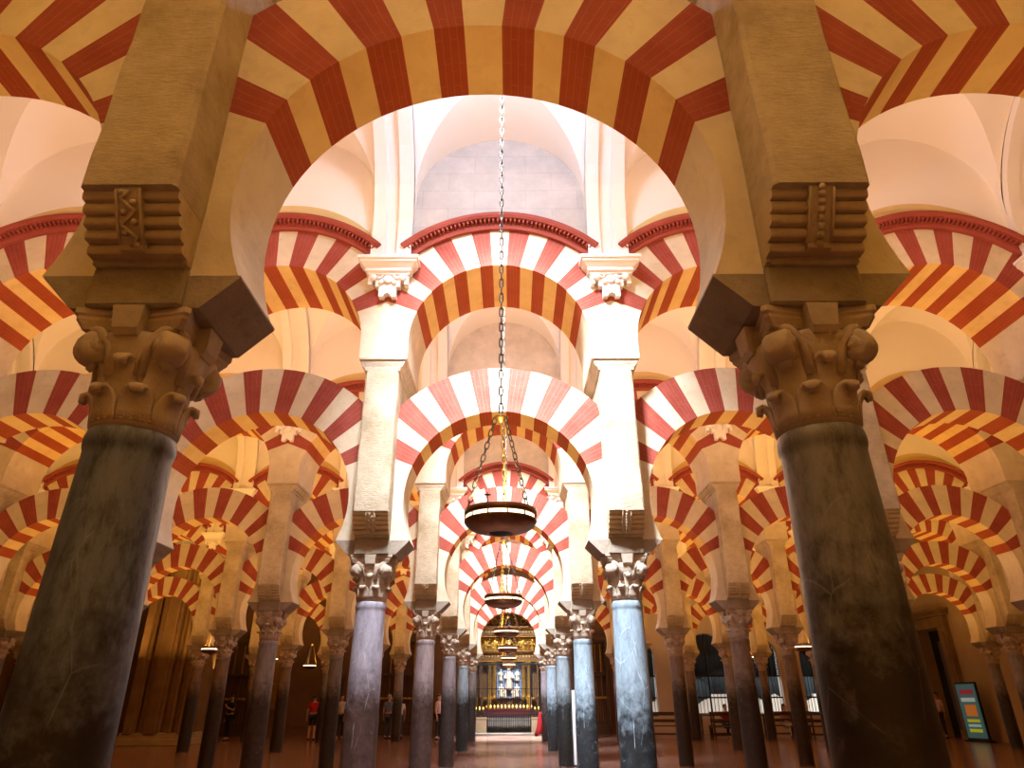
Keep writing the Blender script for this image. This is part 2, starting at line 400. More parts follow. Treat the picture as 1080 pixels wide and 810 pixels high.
# ------------------------------------------------------------------ column pieces
def shaft_mesh(r0, r1):
    mb = MB(); H = ZN
    prof = [(r0, -.002)] + [(r0 + (r1 - r0) * (t ** 1.4) + .006 * sin(pi * t), H * .955 * t) for t in [i / 12 for i in range(13)]]
    prof += [(r1, H - .085), (r1 + .006, H - .07), (r1 + .009, H - .045), (r1 + .006, H - .02), (r1 + .002, H - .008), (r1, H)]
    mb.lathe(prof, 40, cap0=True, cap1=True)
    return mb
def capital_mesh(r1):
    """plain-leaf Corinthian capital: bell, two rows of tongue leaves with rolled tips, stalks, abacus and bosses"""
    mb = MB(); z = ZN
    rb = r1
    mb.lathe([(rb - .004, z), (rb + .006, z + .03), (rb + .005, z + .10), (rb + .014, z + .22), (rb + .04, z + .31), (rb + .068, z + .38), (rb + .06, z + .41), (rb - .02, z + .44)], 32, cap0=True, cap1=True)
    def leaf(ang, z0, h, w, out):
        pts, rad = [], []
        n = 7
        base = rb + .001
        prof = [(base, z0), (base + .004, z0 + h * .35), (base + .010, z0 + h * .7), (base + .022, z0 + h * .93), (base + out * .7, z0 + h * 1.02), (base + out, z0 + h * .97), (base + out * 1.0, z0 + h * .87), (base + out * .8, z0 + h * .82)]
        ws = [1, 1.0, .96, .80, .56, .46, .42, .32]; th = [.004, .007, .009, .012, .017, .020, .018, .011]
        loops = []
        for i, (r, zz) in enumerate(prof):
            r2, z2 = prof[min(i + 1, len(prof) - 1)]; r3, z3 = prof[max(i - 1, 0)]
            tx, tz = r2 - r3, z2 - z3; l = sqrt(tx * tx + tz * tz); nx, nz = tz / l, -tx / l
            lp = []
            for k in range(10):
                a = 2 * pi * k / 10
                u = w * ws[i] * cos(a); v = th[i] * sin(a) - (u * u) * 2.4
                rr = r + nx * v; zk = zz + nz * v
                lp.append((rr * cos(ang) - u * sin(ang), rr * sin(ang) + u * cos(ang), zk))
            loops.append(lp)
        mb.loft(loops, 0, True, True, True)
    for i in range(8): leaf(pi / 8 + i * pi / 4, z + .02, .14, .072, .050)
    for i in range(8): leaf(i * pi / 4, z + .09, .20, .072, .056)
    # stalks rising to the corners
    for i in range(4):
        a = pi / 4 + i * pi / 2
        for s in (-1, 1):
            a2 = a + s * .45
            mb.tube([((rb + .01) * cos(a2), (rb + .01) * sin(a2), z + .22), ((rb + .035) * cos(a2 - s * .05), (rb + .035) * sin(a2 - s * .05), z + .36), ((rb + .07) * cos(a + s * .16), (rb + .07) * sin(a + s * .16), z + .42), ((rb + .095) * cos(a), (rb + .095) * sin(a), z + .435)], [.026, .030, .028, .022], 8)
    # abacus with concave sides and pointed horns
    def aba(hw, horn, zz):
        lp = []
        for i in range(4):
            a = i * pi / 2
            for u in (-.9, -.6, -.3, 0, .3, .6, .9):
                dx = hw + (horn - hw) * u * u
                lp.append((dx * cos(a) - horn * u * sin(a), dx * sin(a) + horn * u * cos(a), zz))
        return lp
    mb.loft([aba(.19, .225, z + .425), aba(.20, .24, z + .45), aba(.205, .25, z + .465), aba(.205, .25, z + .48), aba(.215, .26, z + .49), aba(.215, .26, z + .515)], 0, True, True)
    # boss in the middle of each side
    for i in range(4):
        tf = Matrix.Rotation(i * pi / 2, 4, 'Z')
        mb.loft([[(.245, -.05, z + .38), (.245, .05, z + .38), (.15, .05, z + .38), (.15, -.05, z + .38)],
                 [(.262, -.055, z + .41), (.262, .055, z + .41), (.15, .055, z + .41), (.15, -.055, z + .41)],
                 [(.272, -.068, z + .512), (.272, .068, z + .512), (.15, .068, z + .512), (.15, -.068, z + .512)]], 0, True, True, tf=tf)
    return recalc(mb.mesh('capital', [M['carved']]))
def volute_mesh(r1, i):
    mb = MB(); a = pi / 4 + i * pi / 2; z = ZN
    tf = Matrix.Rotation(a, 4, 'Z') @ Matrix.Translation((r1 + .062, 0, z + .35)) @ Matrix.Rotation(pi / 2, 4, 'X')
    mb.lathe([(.001, -.066), (.022, -.072), (.028, -.064), (.038, -.060), (.060, -.058), (.071, -.044), (.075, 0), (.071, .044), (.060, .058), (.038, .060), (.028, .064), (.022, .072), (.001, .066)], 18, cap0=True, cap1=True, tf=tf)
    return recalc(mb.mesh('volute', [M['carved']]))
def impost_mesh():
    mb = MB()
    z0, z1 = ZCAP, ZIMP
    mb.bbox(-PHW, PHW, -.262, .262, z0, z1 + .03, .012)
    hw = TL / 2 + .002
    for s in (1, -1):
        poly = [(s * .15, z0 + .002), (s * .28, z0 + .002), (s * .436, z1 - .012), (s * .436, z1), (s * .15, z1)]
        if s < 0: poly = poly[::-1]
        mb.prism(poly, -hw, hw)
    return recalc(mb.mesh('impost_block', [M['impost']]))
def pier_mesh():
    mb = MB(); d0, d1 = .29, .505
    zt = 3.50
    w = PHW
    # square pier: narrow between the modillions, full depth above
    mb.bbox(-w, w, -d0, d0, ZIMP + .02, zt + .02, .012)
    n = 10; rng = random.Random(5); loops = []
    for i in range(n + 1):
        zz = zt + .005 + (PIERTOP - .15 - zt) * i / n; b = .018
        j = lambda: rng.uniform(-.004, .004)
        x0, x1, y0, y1 = -w + j(), w + j(), -d1 + j(), d1 + j()
        loops.append([(x0 + b, y0, zz), (x1 - b, y0, zz), (x1, y0 + b, zz), (x1, y1 - b, zz), (x1 - b, y1, zz), (x0 + b, y1, zz), (x0, y1 - b, zz), (x0, y0 + b, zz)])
    mb.loft(loops, 0, True, True)
    return mb.mesh('pier', [M['pier']])
def modillion_mesh(s, leaf):
    """roll corbel under the pier face: stacked rolls cut by a carved middle band"""
    mb = MB(); n = 5; z0, z1 = ZIMP + .05, 3.515; h = (z1 - z0) / n
    def yy(i): t = i / (n - 1); return -(.33 + .125 * t ** .8)
    for i in range(n):
        zc = z0 + h * (i + .5); yc = yy(i)
        for xa, xb in ((-PHW, -.05), (.05, PHW)):
            pl = [(yc + .004 - h * .25 * cos(a), zc + h * .5 * sin(a)) for a in [-pi / 2 + pi * k / 8 for k in range(9)]] + [(-.25, zc + h * .5), (-.25, zc - h * .5)]
            mb.loft([[(xa, s * -y if s > 0 else y, z) for y, z in pl], [(xb, s * -y if s > 0 else y, z) for y, z in pl]], 0, True, True, False)
    # middle band with a wavy stem / beads
    pl = [(yy(i) - .03, z0 + h * (i + .5)) for i in range(n)]
    pl = [(pl[0][0], z0)] + pl + [(pl[-1][0], z1)] + [(-.25, z1), (-.25, z0)]
    mb.loft([[(-.052, s * -y if s > 0 else y, z) for y, z in pl], [(.052, s * -y if s > 0 else y, z) for y, z in pl]], 0, True, True)
    sg = -1 if s < 0 else 1
    for e in (-.05, .05):
        mb.tube([(e, sg * -(yy(i) - .034) , z0 + h * (i + .5)) for i in range(n)], .008, 6)
    if leaf:
        mb.tube([(.03 * sin(i * 1.6), sg * -(yy(min(n - 1, i * .5)) - .034), z0 + h * (.3 + i * .5)) for i in range(2 * n - 1)], .009, 6)
        for i in range(6): mb.sphere((.022 * (-1) ** i, sg * -(yy(min(n - 1, i * .75)) - .034), z0 + h * (.5 + i * .75)), .016, 8)
    else:
        for i in range(8): mb.sphere((0, sg * -(yy(min(n - 1, i * .6)) - .032), z0 + h * (.35 + i * .6)), .018, 8, sz=1.2)
    return recalc(mb.mesh('modillion', [M['modillion']]))
def pier_cornice_mesh():
    mb = MB(); z1 = PIERTOP; loops = []
    for e, zz in ((.0, z1 - .17), (.02, z1 - .165), (.02, z1 - .13), (.045, z1 - .115), (.075, z1 - .06), (.075, z1 - .03), (.095, z1 - .025), (.095, z1)):
        x, y = PHW + e, max(.508, TU / 2 - .095 + e)
        loops.append([(-x, -y, zz), (x, -y, zz), (x, y, zz), (-x, y, zz)])
    mb.loft(loops, 0, True, True)
    return recalc(mb.mesh('pier_cornice', [M['pier']]))
SH = [(.194, .172), (.188, .170), (.196, .176), (.180, .164)]
SHM = [shaft_mesh(*s) for s in SH]
SHAFTS = {}
def shaft_data(v, mat):
    if (v, mat) not in SHAFTS: SHAFTS[(v, mat)] = SHM[v].mesh('shaft', [SHAFT[mat]])
    return SHAFTS[(v, mat)]
CAPS = [capital_mesh(s[1]) for s in SH]
VOLS = [[volute_mesh(s[1], i) for i in range(4)] for s in SH]
IMP, PIER, PCOR = impost_mesh(), pier_mesh(), pier_cornice_mesh()
MODF = [modillion_mesh(-1, True), modillion_mesh(-1, False)]
MODB = [modillion_mesh(1, True), modillion_mesh(1, False)]

LOOK = {'charcoal': 'charcoal', 'brownblack': 'brownish black', 'lavender': 'lavender grey', 'blue': 'pale blue-grey', 'pink': 'pinkish granite', 'steel': 'steel-blue', 'mauve': 'mauve-grey', 'umber': 'umber brown', 'grey': 'dark grey'}
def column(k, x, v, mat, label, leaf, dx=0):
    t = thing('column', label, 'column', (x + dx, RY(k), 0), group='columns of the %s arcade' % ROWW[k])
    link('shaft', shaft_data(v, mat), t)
    cp = link('capital', CAPS[v], t)
    for i in range(4): link('volute', VOLS[v][i], cp)
    link('impost_block', IMP, t)
    p = link('pier', PIER, t)
    link('modillion', MODF[0 if leaf else 1], p); link('modillion', MODB[0 if leaf else 1], p)
    link('pier_cornice', PCOR, p)
    return t
SPEC = {(0, -1): (0, 'charcoal'), (0, 1): (0, 'brownblack'), (1, -1): (1, 'lavender'), (1, 1): (2, 'blue'), (2, -1): (2, 'pink'), (2, 1): (2, 'blue'),
        (3, -1): (1, 'mauve'), (3, 1): (2, 'steel'), (4, -1): (2, 'steel'), (4, 1): (2, 'blue'), (5, -1): (1, 'grey'), (5, 1): (3, 'mauve'),
        (2, -3): (1, 'mauve'), (2, 3): (2, 'umber'), (3, 3): (1, 'umber'), (3, -3): (1, 'grey'), (3, -5): (1, 'umber')}
NBAY = {0: 1, 1: 3, 2: 4, 3: 5, 4: 6, 5: 6}
rngc = random.Random(11)
for k in range(6):
    nb = NBAY[k]
    for j in range(-2 * nb - 1, 2 * nb + 2, 2):
        x = j * A
        v, mat = SPEC.get((k, j), (rngc.choice([1, 2, 3]), rngc.choice(['umber', 'grey', 'umber', 'mauve'])))
        if (k == 5 and j in (-9, -11)) or abs(x) > 17: continue       # the clustered pier stands there
        if not in_view(x - .4, x + .4, RY(k) - .5, RY(k) + .5, 0, PIERTOP, 30): continue
        n = (abs(j) + 1) // 2
        lab = '%s column with tall pier, %s from the central aisle, %s, %s arcade' % (LOOK[mat], NTH[n], side(j), ROWW[k])
        column(k, x, v, mat, lab, j < 0, {(0, -1): .012, (0, 1): -.012}.get((k, j), 0))

# ------------------------------------------------------------------ arches
def bay_words(b): return 'over the central aisle' if b == 0 else '%s bay out, %s' % (NTH[abs(b)], side(b))
rnga = random.Random(3)
for k in range(6):
    nb = NBAY[k]
    for b in range(-nb - 1, nb + 2):
        x = 3 * b
        if abs(x) > 16.6 or (k == 5 and b in (-4, -5)): continue
        if in_view(x - 1.5, x + 1.5, RY(k) - .3, RY(k) + .3, ZIMP, 5.5, 10):
            me, sp = LOW[rnga.randrange(3)]
            t = thing('horseshoe_arch', 'red and cream lower horseshoe arch, %s, %s arcade' % (bay_words(b), ROWW[k]), 'arch', (x, RY(k), 0), group='lower horseshoe arches')
            link('voussoir_ring', me, t)
            for s in sp: link('springer', s, t)
        if k == 0 or in_view(x - 1.5, x + 1.5, RY(k) - .6, RY(k) + .6, PIERTOP, 8.6, 10):
            if k == 0 and abs(b) > 1: continue
            me, sp = UPP[rnga.randrange(3)]
            t = thing('upper_arch', 'red and cream upper arch under a vault, %s, %s arcade' % (bay_words(b), ROWW[k]), 'arch', (x, RY(k), 0), group='upper round arches')
            link('voussoir_ring', me, t)
            for s in sp: link('springer', s, t)
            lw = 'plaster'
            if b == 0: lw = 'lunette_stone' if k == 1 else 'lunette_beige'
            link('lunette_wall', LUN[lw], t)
            if k > 0:
                c = link('cornice', CORN, t); link('dentils', DENT, c)

# ------------------------------------------------------------------ hanging pilasters on the arcade walls
def pil_meshes():
    mb = MB(); y = -TU / 2; hw = .275; zb, zt = 6.93, SPR + .02
    prof = [(-hw, 0), (-hw, -.12), (-.10, -.12), (-.085, -.05), (.065, -.05), (.08, -.12), (hw, -.12), (hw, 0)]
    mb.loft([[(a, y + d, zb) for a, d in prof], [(a, y + d, zt) for a, d in prof]], 0, True, True)
    sh = recalc(mb.mesh('pilaster_shaft', [M['plaster']]))
    mb = MB(); loops = []
    for e, zz in ((.0, 6.70), (.0, 6.735), (.03, 6.74), (.03, 6.78), (.075, 6.83), (.10, 6.85), (.10, 6.885), (.125, 6.89), (.125, 6.935)):
        x, d = .28 + e, .13 + e
        loops.append([(-x, y - d, zz), (x, y - d, zz), (x, y + .02, zz), (-x, y + .02, zz)])
    mb.loft(loops, 0, True, True)
    en = recalc(mb.mesh('entablature', [M['plaster']]))
    mb = MB()
    half = [(.27, 6.70), (.27, 6.56), (.215, 6.56), (.215, 6.60), (.19, 6.625), (.165, 6.60), (.165, 6.52), (.115, 6.52), (.115, 6.37), (.05, 6.37), (.045, 6.40), (.0, 6.425)]
    poly = half + [(-a, z) for a, z in half[::-1][1:]]
    mb.prism(poly[::-1], y - .10, y + .02)
    for cx, cz, r in ((.2, 6.655, .05), (-.2, 6.655, .05), (0, 6.62, .065), (.09, 6.575, .035), (-.09, 6.575, .035)):
        mb.lathe([(.001, 0), (r, .0), (r, .035), (r * .7, .05), (.001, .05)], 14, tf=Matrix.Translation((cx, y - .09, cz)) @ Matrix.Rotation(pi / 2, 4, 'X'), cap0=True, cap1=True)
    for s in (1, -1): mb.tube([(s * .26, y - .11, 6.70), (s * .2, y - .12, 6.69), (s * .12, y - .115, 6.64), (s * .07, y - .11, 6.69)], .018, 6)
    co = recalc(mb.mesh('hanging_corbel', [M['plaster']]))
    return sh, en, co
PSH, PEN, PCO = pil_meshes()
for k in range(1, 6):
    nb = NBAY[k] + 1
    for j in range(-2 * nb - 1, 2 * nb + 2, 2):
        x = j * A
        if abs(x) > 17 or not in_view(x - .4, x + .4, RY(k) - .6, RY(k) - .5, 6.4, 8.4, 5): continue
        n = (abs(j) + 1) // 2
        t = thing('hanging_pilaster', 'white pilaster on scalloped corbel, %s from the central aisle, %s, %s arcade' % (NTH[n], side(j), ROWW[k]), 'pilaster', (x, RY(k), 0), group='white pilasters under the vaults')
        link('pilaster_shaft', PSH, t); link('entablature', PEN, t); link('hanging_corbel', PCO, t)

# ------------------------------------------------------------------ ceiling: groined plaster vault over each nave
XB0, XB1 = -19.5, 19.5
def vault(n):
    mb = MB(); yc = (RY(n) + RY(n + 1)) / 2
    xs = []
    for b in range(-6, 7):
        c = 3 * b
        L1 = [(c - 1.5, SPR)] + [(c - LUN_R - 1e-4, SPR)]
        for i in range(41):
            a = pi - pi * i / 40
            L1.append((c + LUN_R * cos(a), LUN_Z + LUN_R * sin(a)))
        L1 += [(c + LUN_R + 1e-4, SPR)]
        xs += L1
    xs.append((XB1, SPR))
    na = 20; rows = []
    for x, zt in xs:
        zt = min(zt, SPR + BAR - .01)
        ya = sqrt(max(0, BAR ** 2 - (zt - SPR) ** 2))
        pts = [(-BAR, zt), (-(BAR + ya) / 2, zt)]
        a0 = asin((zt - SPR) / BAR)
        for i in range(na + 1):
            a = a0 + (pi / 2 - a0) * i / na
            pts.append((-BAR * cos(a), SPR + BAR * sin(a)))
        pts = pts + [(-y, z) for y, z in pts[::-1][1:]]
        rows.append([(x, yc + y, z) for y, z in pts])
    mb.loft(rows, 0, close=False, smooth=False)
    me = mb.mesh('ceiling', [M['plaster']])
    me.polygons.foreach_set('use_smooth', [True] * len(me.polygons)); me.set_sharp_from_angle(angle=R(24)); return me
for n in range(-1, 6):
    o = struct('ceiling', vault(n), 'white groined plaster vault over nave')
mb = MB()
prof = [(-.275, .0), (-.275, .12), (-.10, .12), (-.085, .05), (.065, .05), (.08, .12), (.275, .12), (.275, .0)]
rows = []
for i in range(25):
    a = pi * i / 24
    rows.append([(p, -(BAR - q) * cos(a), SPR + (BAR - q) * sin(a)) for p, q in prof])
mb.loft(rows, 0, True, True)
RIB = recalc(mb.mesh('trim', [M['plaster']]))
ti = 1
for n in range(0, 6):
    for j in range(-13, 14, 2):
        x = j * A
        if not in_view(x - .3, x + .3, RY(n + 1) - 2.4, RY(n + 1) - .6, SPR, SPR + BAR, 30): continue
        struct('trim_%d' % ti, RIB, 'white moulded vault rib', (x, (RY(n) + RY(n + 1)) / 2, 0)); ti += 1
mb = MB(); mb.box(-21, 20, -3.6, 36.4, 9.80, 10.0)
struct('roof_slab', mb.mesh('roof_slab', [M['plaster']]))

# ------------------------------------------------------------------ floor and walls
YW = RY(6)       # end wall
XR, XL = 18.4, -19.5
mb = MB(); mb.box(-21, 20, -3.6, 46, -.2, 0)
struct('floor', mb.mesh('floor', [M['floor']]), 'worn reddish marble floor')
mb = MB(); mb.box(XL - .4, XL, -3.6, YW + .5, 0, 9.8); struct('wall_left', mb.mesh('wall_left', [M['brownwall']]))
mb = MB(); mb.box(XL, XR, -3.6, -3.2, 0, 9.8); struct('wall_near', mb.mesh('wall_near', [M['pier']]))
# side wall with the doorway (opening Y 30.2..31.9)
DY0, DY1, DZ = 30.0, 31.9, 4.2
mb = MB(); mb.box(XR, XR + .5, -3.6, DY0, 0, 9.8); mb.box(XR, XR + .5, DY1, YW + .5, 0, 9.8); mb.box(XR, XR + .5, DY0, DY1, DZ, 9.8)
struct('wall_right', mb.mesh('wall_right', [stone('side_wall', (.36, .25, .15), (.44, .32, .20), sc1=1.2, bmp=.25)]))
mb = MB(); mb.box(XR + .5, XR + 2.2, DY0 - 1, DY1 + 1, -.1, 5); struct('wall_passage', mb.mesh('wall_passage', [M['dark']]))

# end wall: window openings on the daylight side
WIN = [(9.75, 1.05), (12.4, .85), (15.2, .9), (6.4, .75)]
WZ0, WZT = .75, 3.4
def end_wall(x0, x1, wins, mat, name):
    mb = MB(); y0, y1 = YW, YW + .5
    wins = sorted(wins); cur = x0
    for c, h in wins:
        mb.box(cur, c - h, y0, y1, 0, 9.8)
        mb.box(c - h, c + h, y0, y1, 0, WZ0)
        n = 14; pts = [(c + h * cos(pi - pi * i / n), WZT + h * sin(pi * i / n)) for i in range(n + 1)]
        for i in range(n):
            a, b2 = pts[i], pts[i + 1]
            mb.prism([a, b2, (b2[0], 9.8), (a[0], 9.8)], y0, y1)
        cur = c + h
    mb.box(cur, x1, y0, y1, 0, 9.8)
    return struct(name, recalc(mb.mesh(name, [mat])))
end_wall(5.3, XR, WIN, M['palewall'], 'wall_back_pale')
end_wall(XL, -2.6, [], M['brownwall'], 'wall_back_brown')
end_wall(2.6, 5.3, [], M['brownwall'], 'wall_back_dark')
mb = MB(); mb.box(-2.6, 2.6, YW + 2.4, YW + 2.7, 0, 9.8); mb.box(-2.6, -2.4, YW, YW + 2.5, 0, 9.8); mb.box(2.4, 2.6, YW, YW + 2.5, 0, 9.8); mb.box(-2.6, 2.6, YW, YW + .4, 6.0, 9.8)
struct('wall_chapel', mb.mesh('wall_chapel', [M['brownwall']]))
for i, (c, h) in enumerate(WIN):
    w = struct('window_%d' % (i + 1), None, 'arched window with iron lattice and daylight behind')
    mb = MB(); y = YW + .22
    nb = 12
    for q in range(nb + 1):
        x = c - h + 2 * h * q / nb; zt = WZT + sqrt(max(0, h * h - (x - c) ** 2))
        mb.box(x - .012, x + .012, y - .012, y + .012, WZ0, zt)
    for zz in (WZ0 + .02, 1.55, 2.5): mb.box(c - h, c + h, y - .03, y + .03, zz - .035, zz + .035)
    mb.box(c - .04, c + .04, y - .03, y + .03, WZ0, WZT + h)
    link('grille', mb.mesh('grille', [M['iron']]), w)
    mb = MB()       # close lattice in the upper part
    q = 0
    zz = 2.5
    while zz < WZT + h - .05:
        hw = h if zz < WZT else sqrt(max(0, h * h - (zz - WZT) ** 2))
        mb.box(c - hw, c + hw, y + .02, y + .03, zz, zz + .05); zz += .085
    nx = int(2 * h / .085)
    for q in range(nx):
        x = c - h + .03 + q * .085; zt = WZT + sqrt(max(0, h * h - (x - c) ** 2))
        mb.box(x, x + .05, y + .02, y + .03, 2.5, zt - .02)
    link('lattice', mb.mesh('lattice', [M['iron']]), w)
# courtyard outside
mb = MB(); mb.box(2, 21, 44, 44.4, 0, 1.75); struct('wall_outside', mb.mesh('wall_outside', [M['palewall']]))
mb = MB(); rh = random.Random(2)
for i in range(60):
    x = 2 + 19 * i / 59
    for z in (2.1, 3.4, 4.8, 6.4, 8.0): mb.sphere((x + rh.uniform(-.2, .2), 44.7 + rh.uniform(-.2, .3), z + rh.uniform(-.3, .3)), rh.uniform(.7, .95), 8)
o = thing('hedge', 'dark green hedge outside the windows above a pale courtyard wall', 'hedge', (0, 0, 0)); o['kind'] = 'stuff'
link('foliage', mb.mesh('foliage', [simple('hedge_green', (.006, .007, .006), .9, 0, c2=(.012, .015, .013))]), o)

# doorway stone surround, dark opening
dw = struct('door_1', None, 'tall brown stone doorway opening to darkness')
mb = MB(); X0 = XR
for ya, yb in ((DY0 - .55, DY0), (DY1, DY1 + .55)):
    mb.bbox(X0 - .22, X0, ya, yb, 0, DZ + .05); mb.bbox(X0 - .28, X0, ya + .12, yb - .12, .35, DZ - .2); mb.bbox(X0 - .32, X0, ya - .05, yb + .05, 0, .35)
mb.bbox(X0 - .22, X0, DY0 - .55, DY1 + .55, DZ, DZ + .45)
link('door_surround', mb.mesh('door_surround', [M['doorstone']]), dw)
mb = MB()
for e, z0 in ((.30, .45), (.38, .55), (.48, .63)): mb.bbox(X0 - e, X0, DY0 - .6 - e * .4, DY1 + .6 + e * .4, DZ + z0, DZ + z0 + .1)
link('door_cornice', mb.mesh('door_cornice', [M['doorstone']]), dw)
mb = MB(); mb.bbox(X0 + .15, X0 + .22, DY0, DY0 + .85, 0, DZ - .5); mb.bbox(X0 + .13, X0 + .23, DY0 + .12, DY0 + .7, .4, 1.8); mb.bbox(X0 + .13, X0 + .23, DY0 + .12, DY0 + .7, 2.0, DZ - .8)
link('door_leaf', mb.mesh('door_leaf', [M['darkwood']]), dw)

# ------------------------------------------------------------------ hanging lamps
def chain_mesh(p0, p1, ll, lw, r, nm, mat):
    mb = MB(); p0, p1 = Vector(p0), Vector(p1); d = p1 - p0; n = max(2, int(d.length / (ll * .82)))
    q = d.to_track_quat('Z', 'Y').to_matrix().to_4x4()
    for i in range(n):
        c = p0 + d * ((i + .5) / n)
        tf = Matrix.Translation(c) @ q @ Matrix.Rotation(pi / 2 * (i % 2), 4, 'Z')
        S = []
        nn = 10
        for k in range(nn + 1):
            a = 2 * pi * k / nn
            S.append((lw / 2 * cos(a), 0, (ll / 2 - lw / 2) * (1 if sin(a) > 0 else -1 if sin(a) < 0 else 0) * min(1, abs(sin(a)) * 3) + lw / 2 * sin(a)))
        mb.tube([tuple(s) for s in S], r, 5, 0, tf=tf, caps=False)
    return mb.mesh(nm, [mat])
def lamp_meshes(rs):
    d = {}
    mb = MB(); mb.lathe([(rs - .03, .05), (rs, .05), (rs + .008, .045), (rs + .008, .0), (rs, -.006), (rs - .03, -.006), (rs - .03, .05)], 48)
    for i in range(12):
        a = 2 * pi * i / 12 + .2; mb.tube([((rs + .004) * cos(a), (rs + .004) * sin(a), .005), ((rs + .004) * cos(a), (rs + .004) * sin(a), -.045)], .006, 5)
    d['rim'] = mb.mesh('rim', [M['bronze']])
    mb = MB(); mb.lathe([(rs - .01, .002), (rs - .004, -.02), (rs - .01, -.042)], 48); d['glass_band'] = mb.mesh('glass_band', [M['glow']])
    mb = MB(); mb.lathe([(rs + .004, -.036), (rs + .008, -.046), (rs + .004, -.06), (rs * .95, -.085), (rs * .82, -.112), (rs * .6, -.133), (rs * .40, -.142), (rs * .36, -.146), (rs * .33, -.14), (rs * .33, -.05)], 48)
    d['bowl'] = mb.mesh('bowl', [M['bronze']])
    mb = MB(); mb.lathe([(.001, -.06), (rs * .30, -.06)], 24); mb.lathe([(.02, -.165), (.05, -.158), (rs * .33, -.139)], 20, cap0=True); d['drip_cup'] = mb.mesh('drip_cup', [M['iron']])
    zh = .88
    mb = MB(); mb.lathe([(.012, zh - .05), (.03, zh - .03), (.062, zh - .012), (.066, zh), (.05, zh + .012), (.02, zh + .02), (.012, zh + .05)], 20, cap0=True, cap1=True); d['hub'] = mb.mesh('hub', [M['brass']])
    d['chains'] = []
    for i, a in enumerate((R(200), R(320), R(80))):
        d['chains'].append(chain_mesh((rs * .97 * cos(a), rs * .97 * sin(a), .04), (.05 * cos(a), .05 * sin(a), zh - .01), .075, .036, .0055, 'lamp_chain', M['brass'] if i == 2 else M['chain']))
    d['long'] = chain_mesh((0, 0, zh + .05), (0, 0, 6.55), .10, .034, .007, 'suspension_chain', M['chain'])
    mb = MB(); mb.box(-.005, .005, -.005, .005, .04, .13); mb.box(-.027, .027, -.005, .005, .10, .112); d['cross'] = mb.mesh('cross', [M['iron']])
    return d
LM = lamp_meshes(.292)
def lamp(x, y, label, rz=0):
    t = thing('hanging_lamp', label, 'lamp', (x, y, 2.94), rz, 'bronze bowl lamps on chains')
    link('rim', LM['rim'], t); link('glass_band', LM['glass_band'], t)
    b_ = link('bowl', LM['bowl'], t); link('drip_cup', LM['drip_cup'], b_)
    for c in LM['chains']: link('lamp_chain', c, t)
    link('hub', LM['hub'], t); link('suspension_chain', LM['long'], t)
    return t
NV = lambda n: (RY(n) + RY(n + 1)) / 2
for n in range(0, 6):
    ww = ['largest-looking bronze bowl lamp with small cross, between front and second arcades', 'second bronze bowl lamp down the central aisle', 'third bronze bowl lamp down the central aisle', 'fourth bronze bowl lamp down the central aisle, before the altar', 'fifth bronze bowl lamp down the central aisle, before the altar', 'last small bronze bowl lamp hanging right by the gilded altar']
    ww[5] = 'last small bronze bowl lamp hanging close to the gilded altar'
    t = lamp(.06 if n == 0 else .02, NV(n), ww[n], .3 * n)
    if n == 0: t.location.z = 2.875
    if n == 0:
        c = link('cross', LM['cross'], t, (-.10, -.27, 0)); c.rotation_euler = (0, 0, 0)
for n in (2, 3, 4, 5):
    lamp(-9, NV(n), 'lit bronze bowl lamp on the brown-pier side, hanging behind the %s arcade' % ROWW[n], n)
    if n in (3, 4): lamp(9, NV(n), 'lit bronze bowl lamp on the doorway side, hanging behind the %s arcade' % ROWW[n], n)

# ------------------------------------------------------------------ altar at the end of the central aisle
AY = YW + .3
t = thing('altarpiece', 'tall gilded and dark wood altarpiece at the end of the central aisle', 'altar', (0, AY, 0))
mb = MB(); mb.bbox(-1.9, 1.9, 1.3, 1.6, 0, 6.0); link('back_panel', mb.mesh('back_panel', [M['altarwood']]), t)
mb = MB()   # two gilt entablatures
for z in (3.45, 4.62):
    for e, dz, h in ((0, 0, .10), (.06, .10, .06), (.02, .16, .26), (.08, .42, .07), (.14, .49, .06)): mb.bbox(-1.75 - e, 1.75 + e, .95 - e, 1.35, z + dz - .25, z + dz + h - .25)
en = link('entablature', mb.mesh('entablature', [M['altarwood']]), t)
mb = MB()
for z in (3.45, 4.62):
    for dz in (-.2, .19, .28): mb.box(-1.85, 1.85, .86, .95, z + dz, z + dz + .04)
    for i in range(22): mb.sphere(((i - 10.5) * .158, .93, z + .04), .055, 8, sy=.5, sz=.8)
link('gilt_moulding', mb.mesh('gilt_moulding', [M['gold']]), en)
for sx in (-1, 1):
    for q, xx in enumerate((.74, .98, 1.45)):
        mb = MB(); r = .085 if q < 2 else .07
        mb.lathe([(r * 1.5, 1.55), (r * 1.5, 1.63), (r * 1.1, 1.68), (r, 1.75), (r * 1.05, 2.3), (r * .9, 2.95), (r * 1.3, 3.02), (r * 1.5, 3.14), (r * 1.5, 3.2)], 14, cap0=True, cap1=True, tf=Matrix.Translation((sx * xx, .95, 0)))
        link('altar_column', mb.mesh('altar_column', [M['gold'] if q < 2 else M['altarwood']]), t)
    mb = MB(); mb.bbox(sx * 1.0 - .12 if sx > 0 else -1.12, sx * 1.0 + .12 if sx > 0 else -.88, .8, 1.2, .95, 1.55); mb.bbox(min(sx * .62, sx * 1.3), max(sx * .62, sx * 1.3), .85, 1.2, 1.5, 1.6)
    link('pedestal', mb.mesh('pedestal', [M['gold']]), t)
mb = MB(); mb.bbox(-.62, .62, 1.2, 1.29, 1.55, 3.2); link('painted_panel', mb.mesh('painted_panel', [M['bluepaint']]), t)
mb = MB(); rs = random.Random(4)   # carved scene: relief figures in two tiers
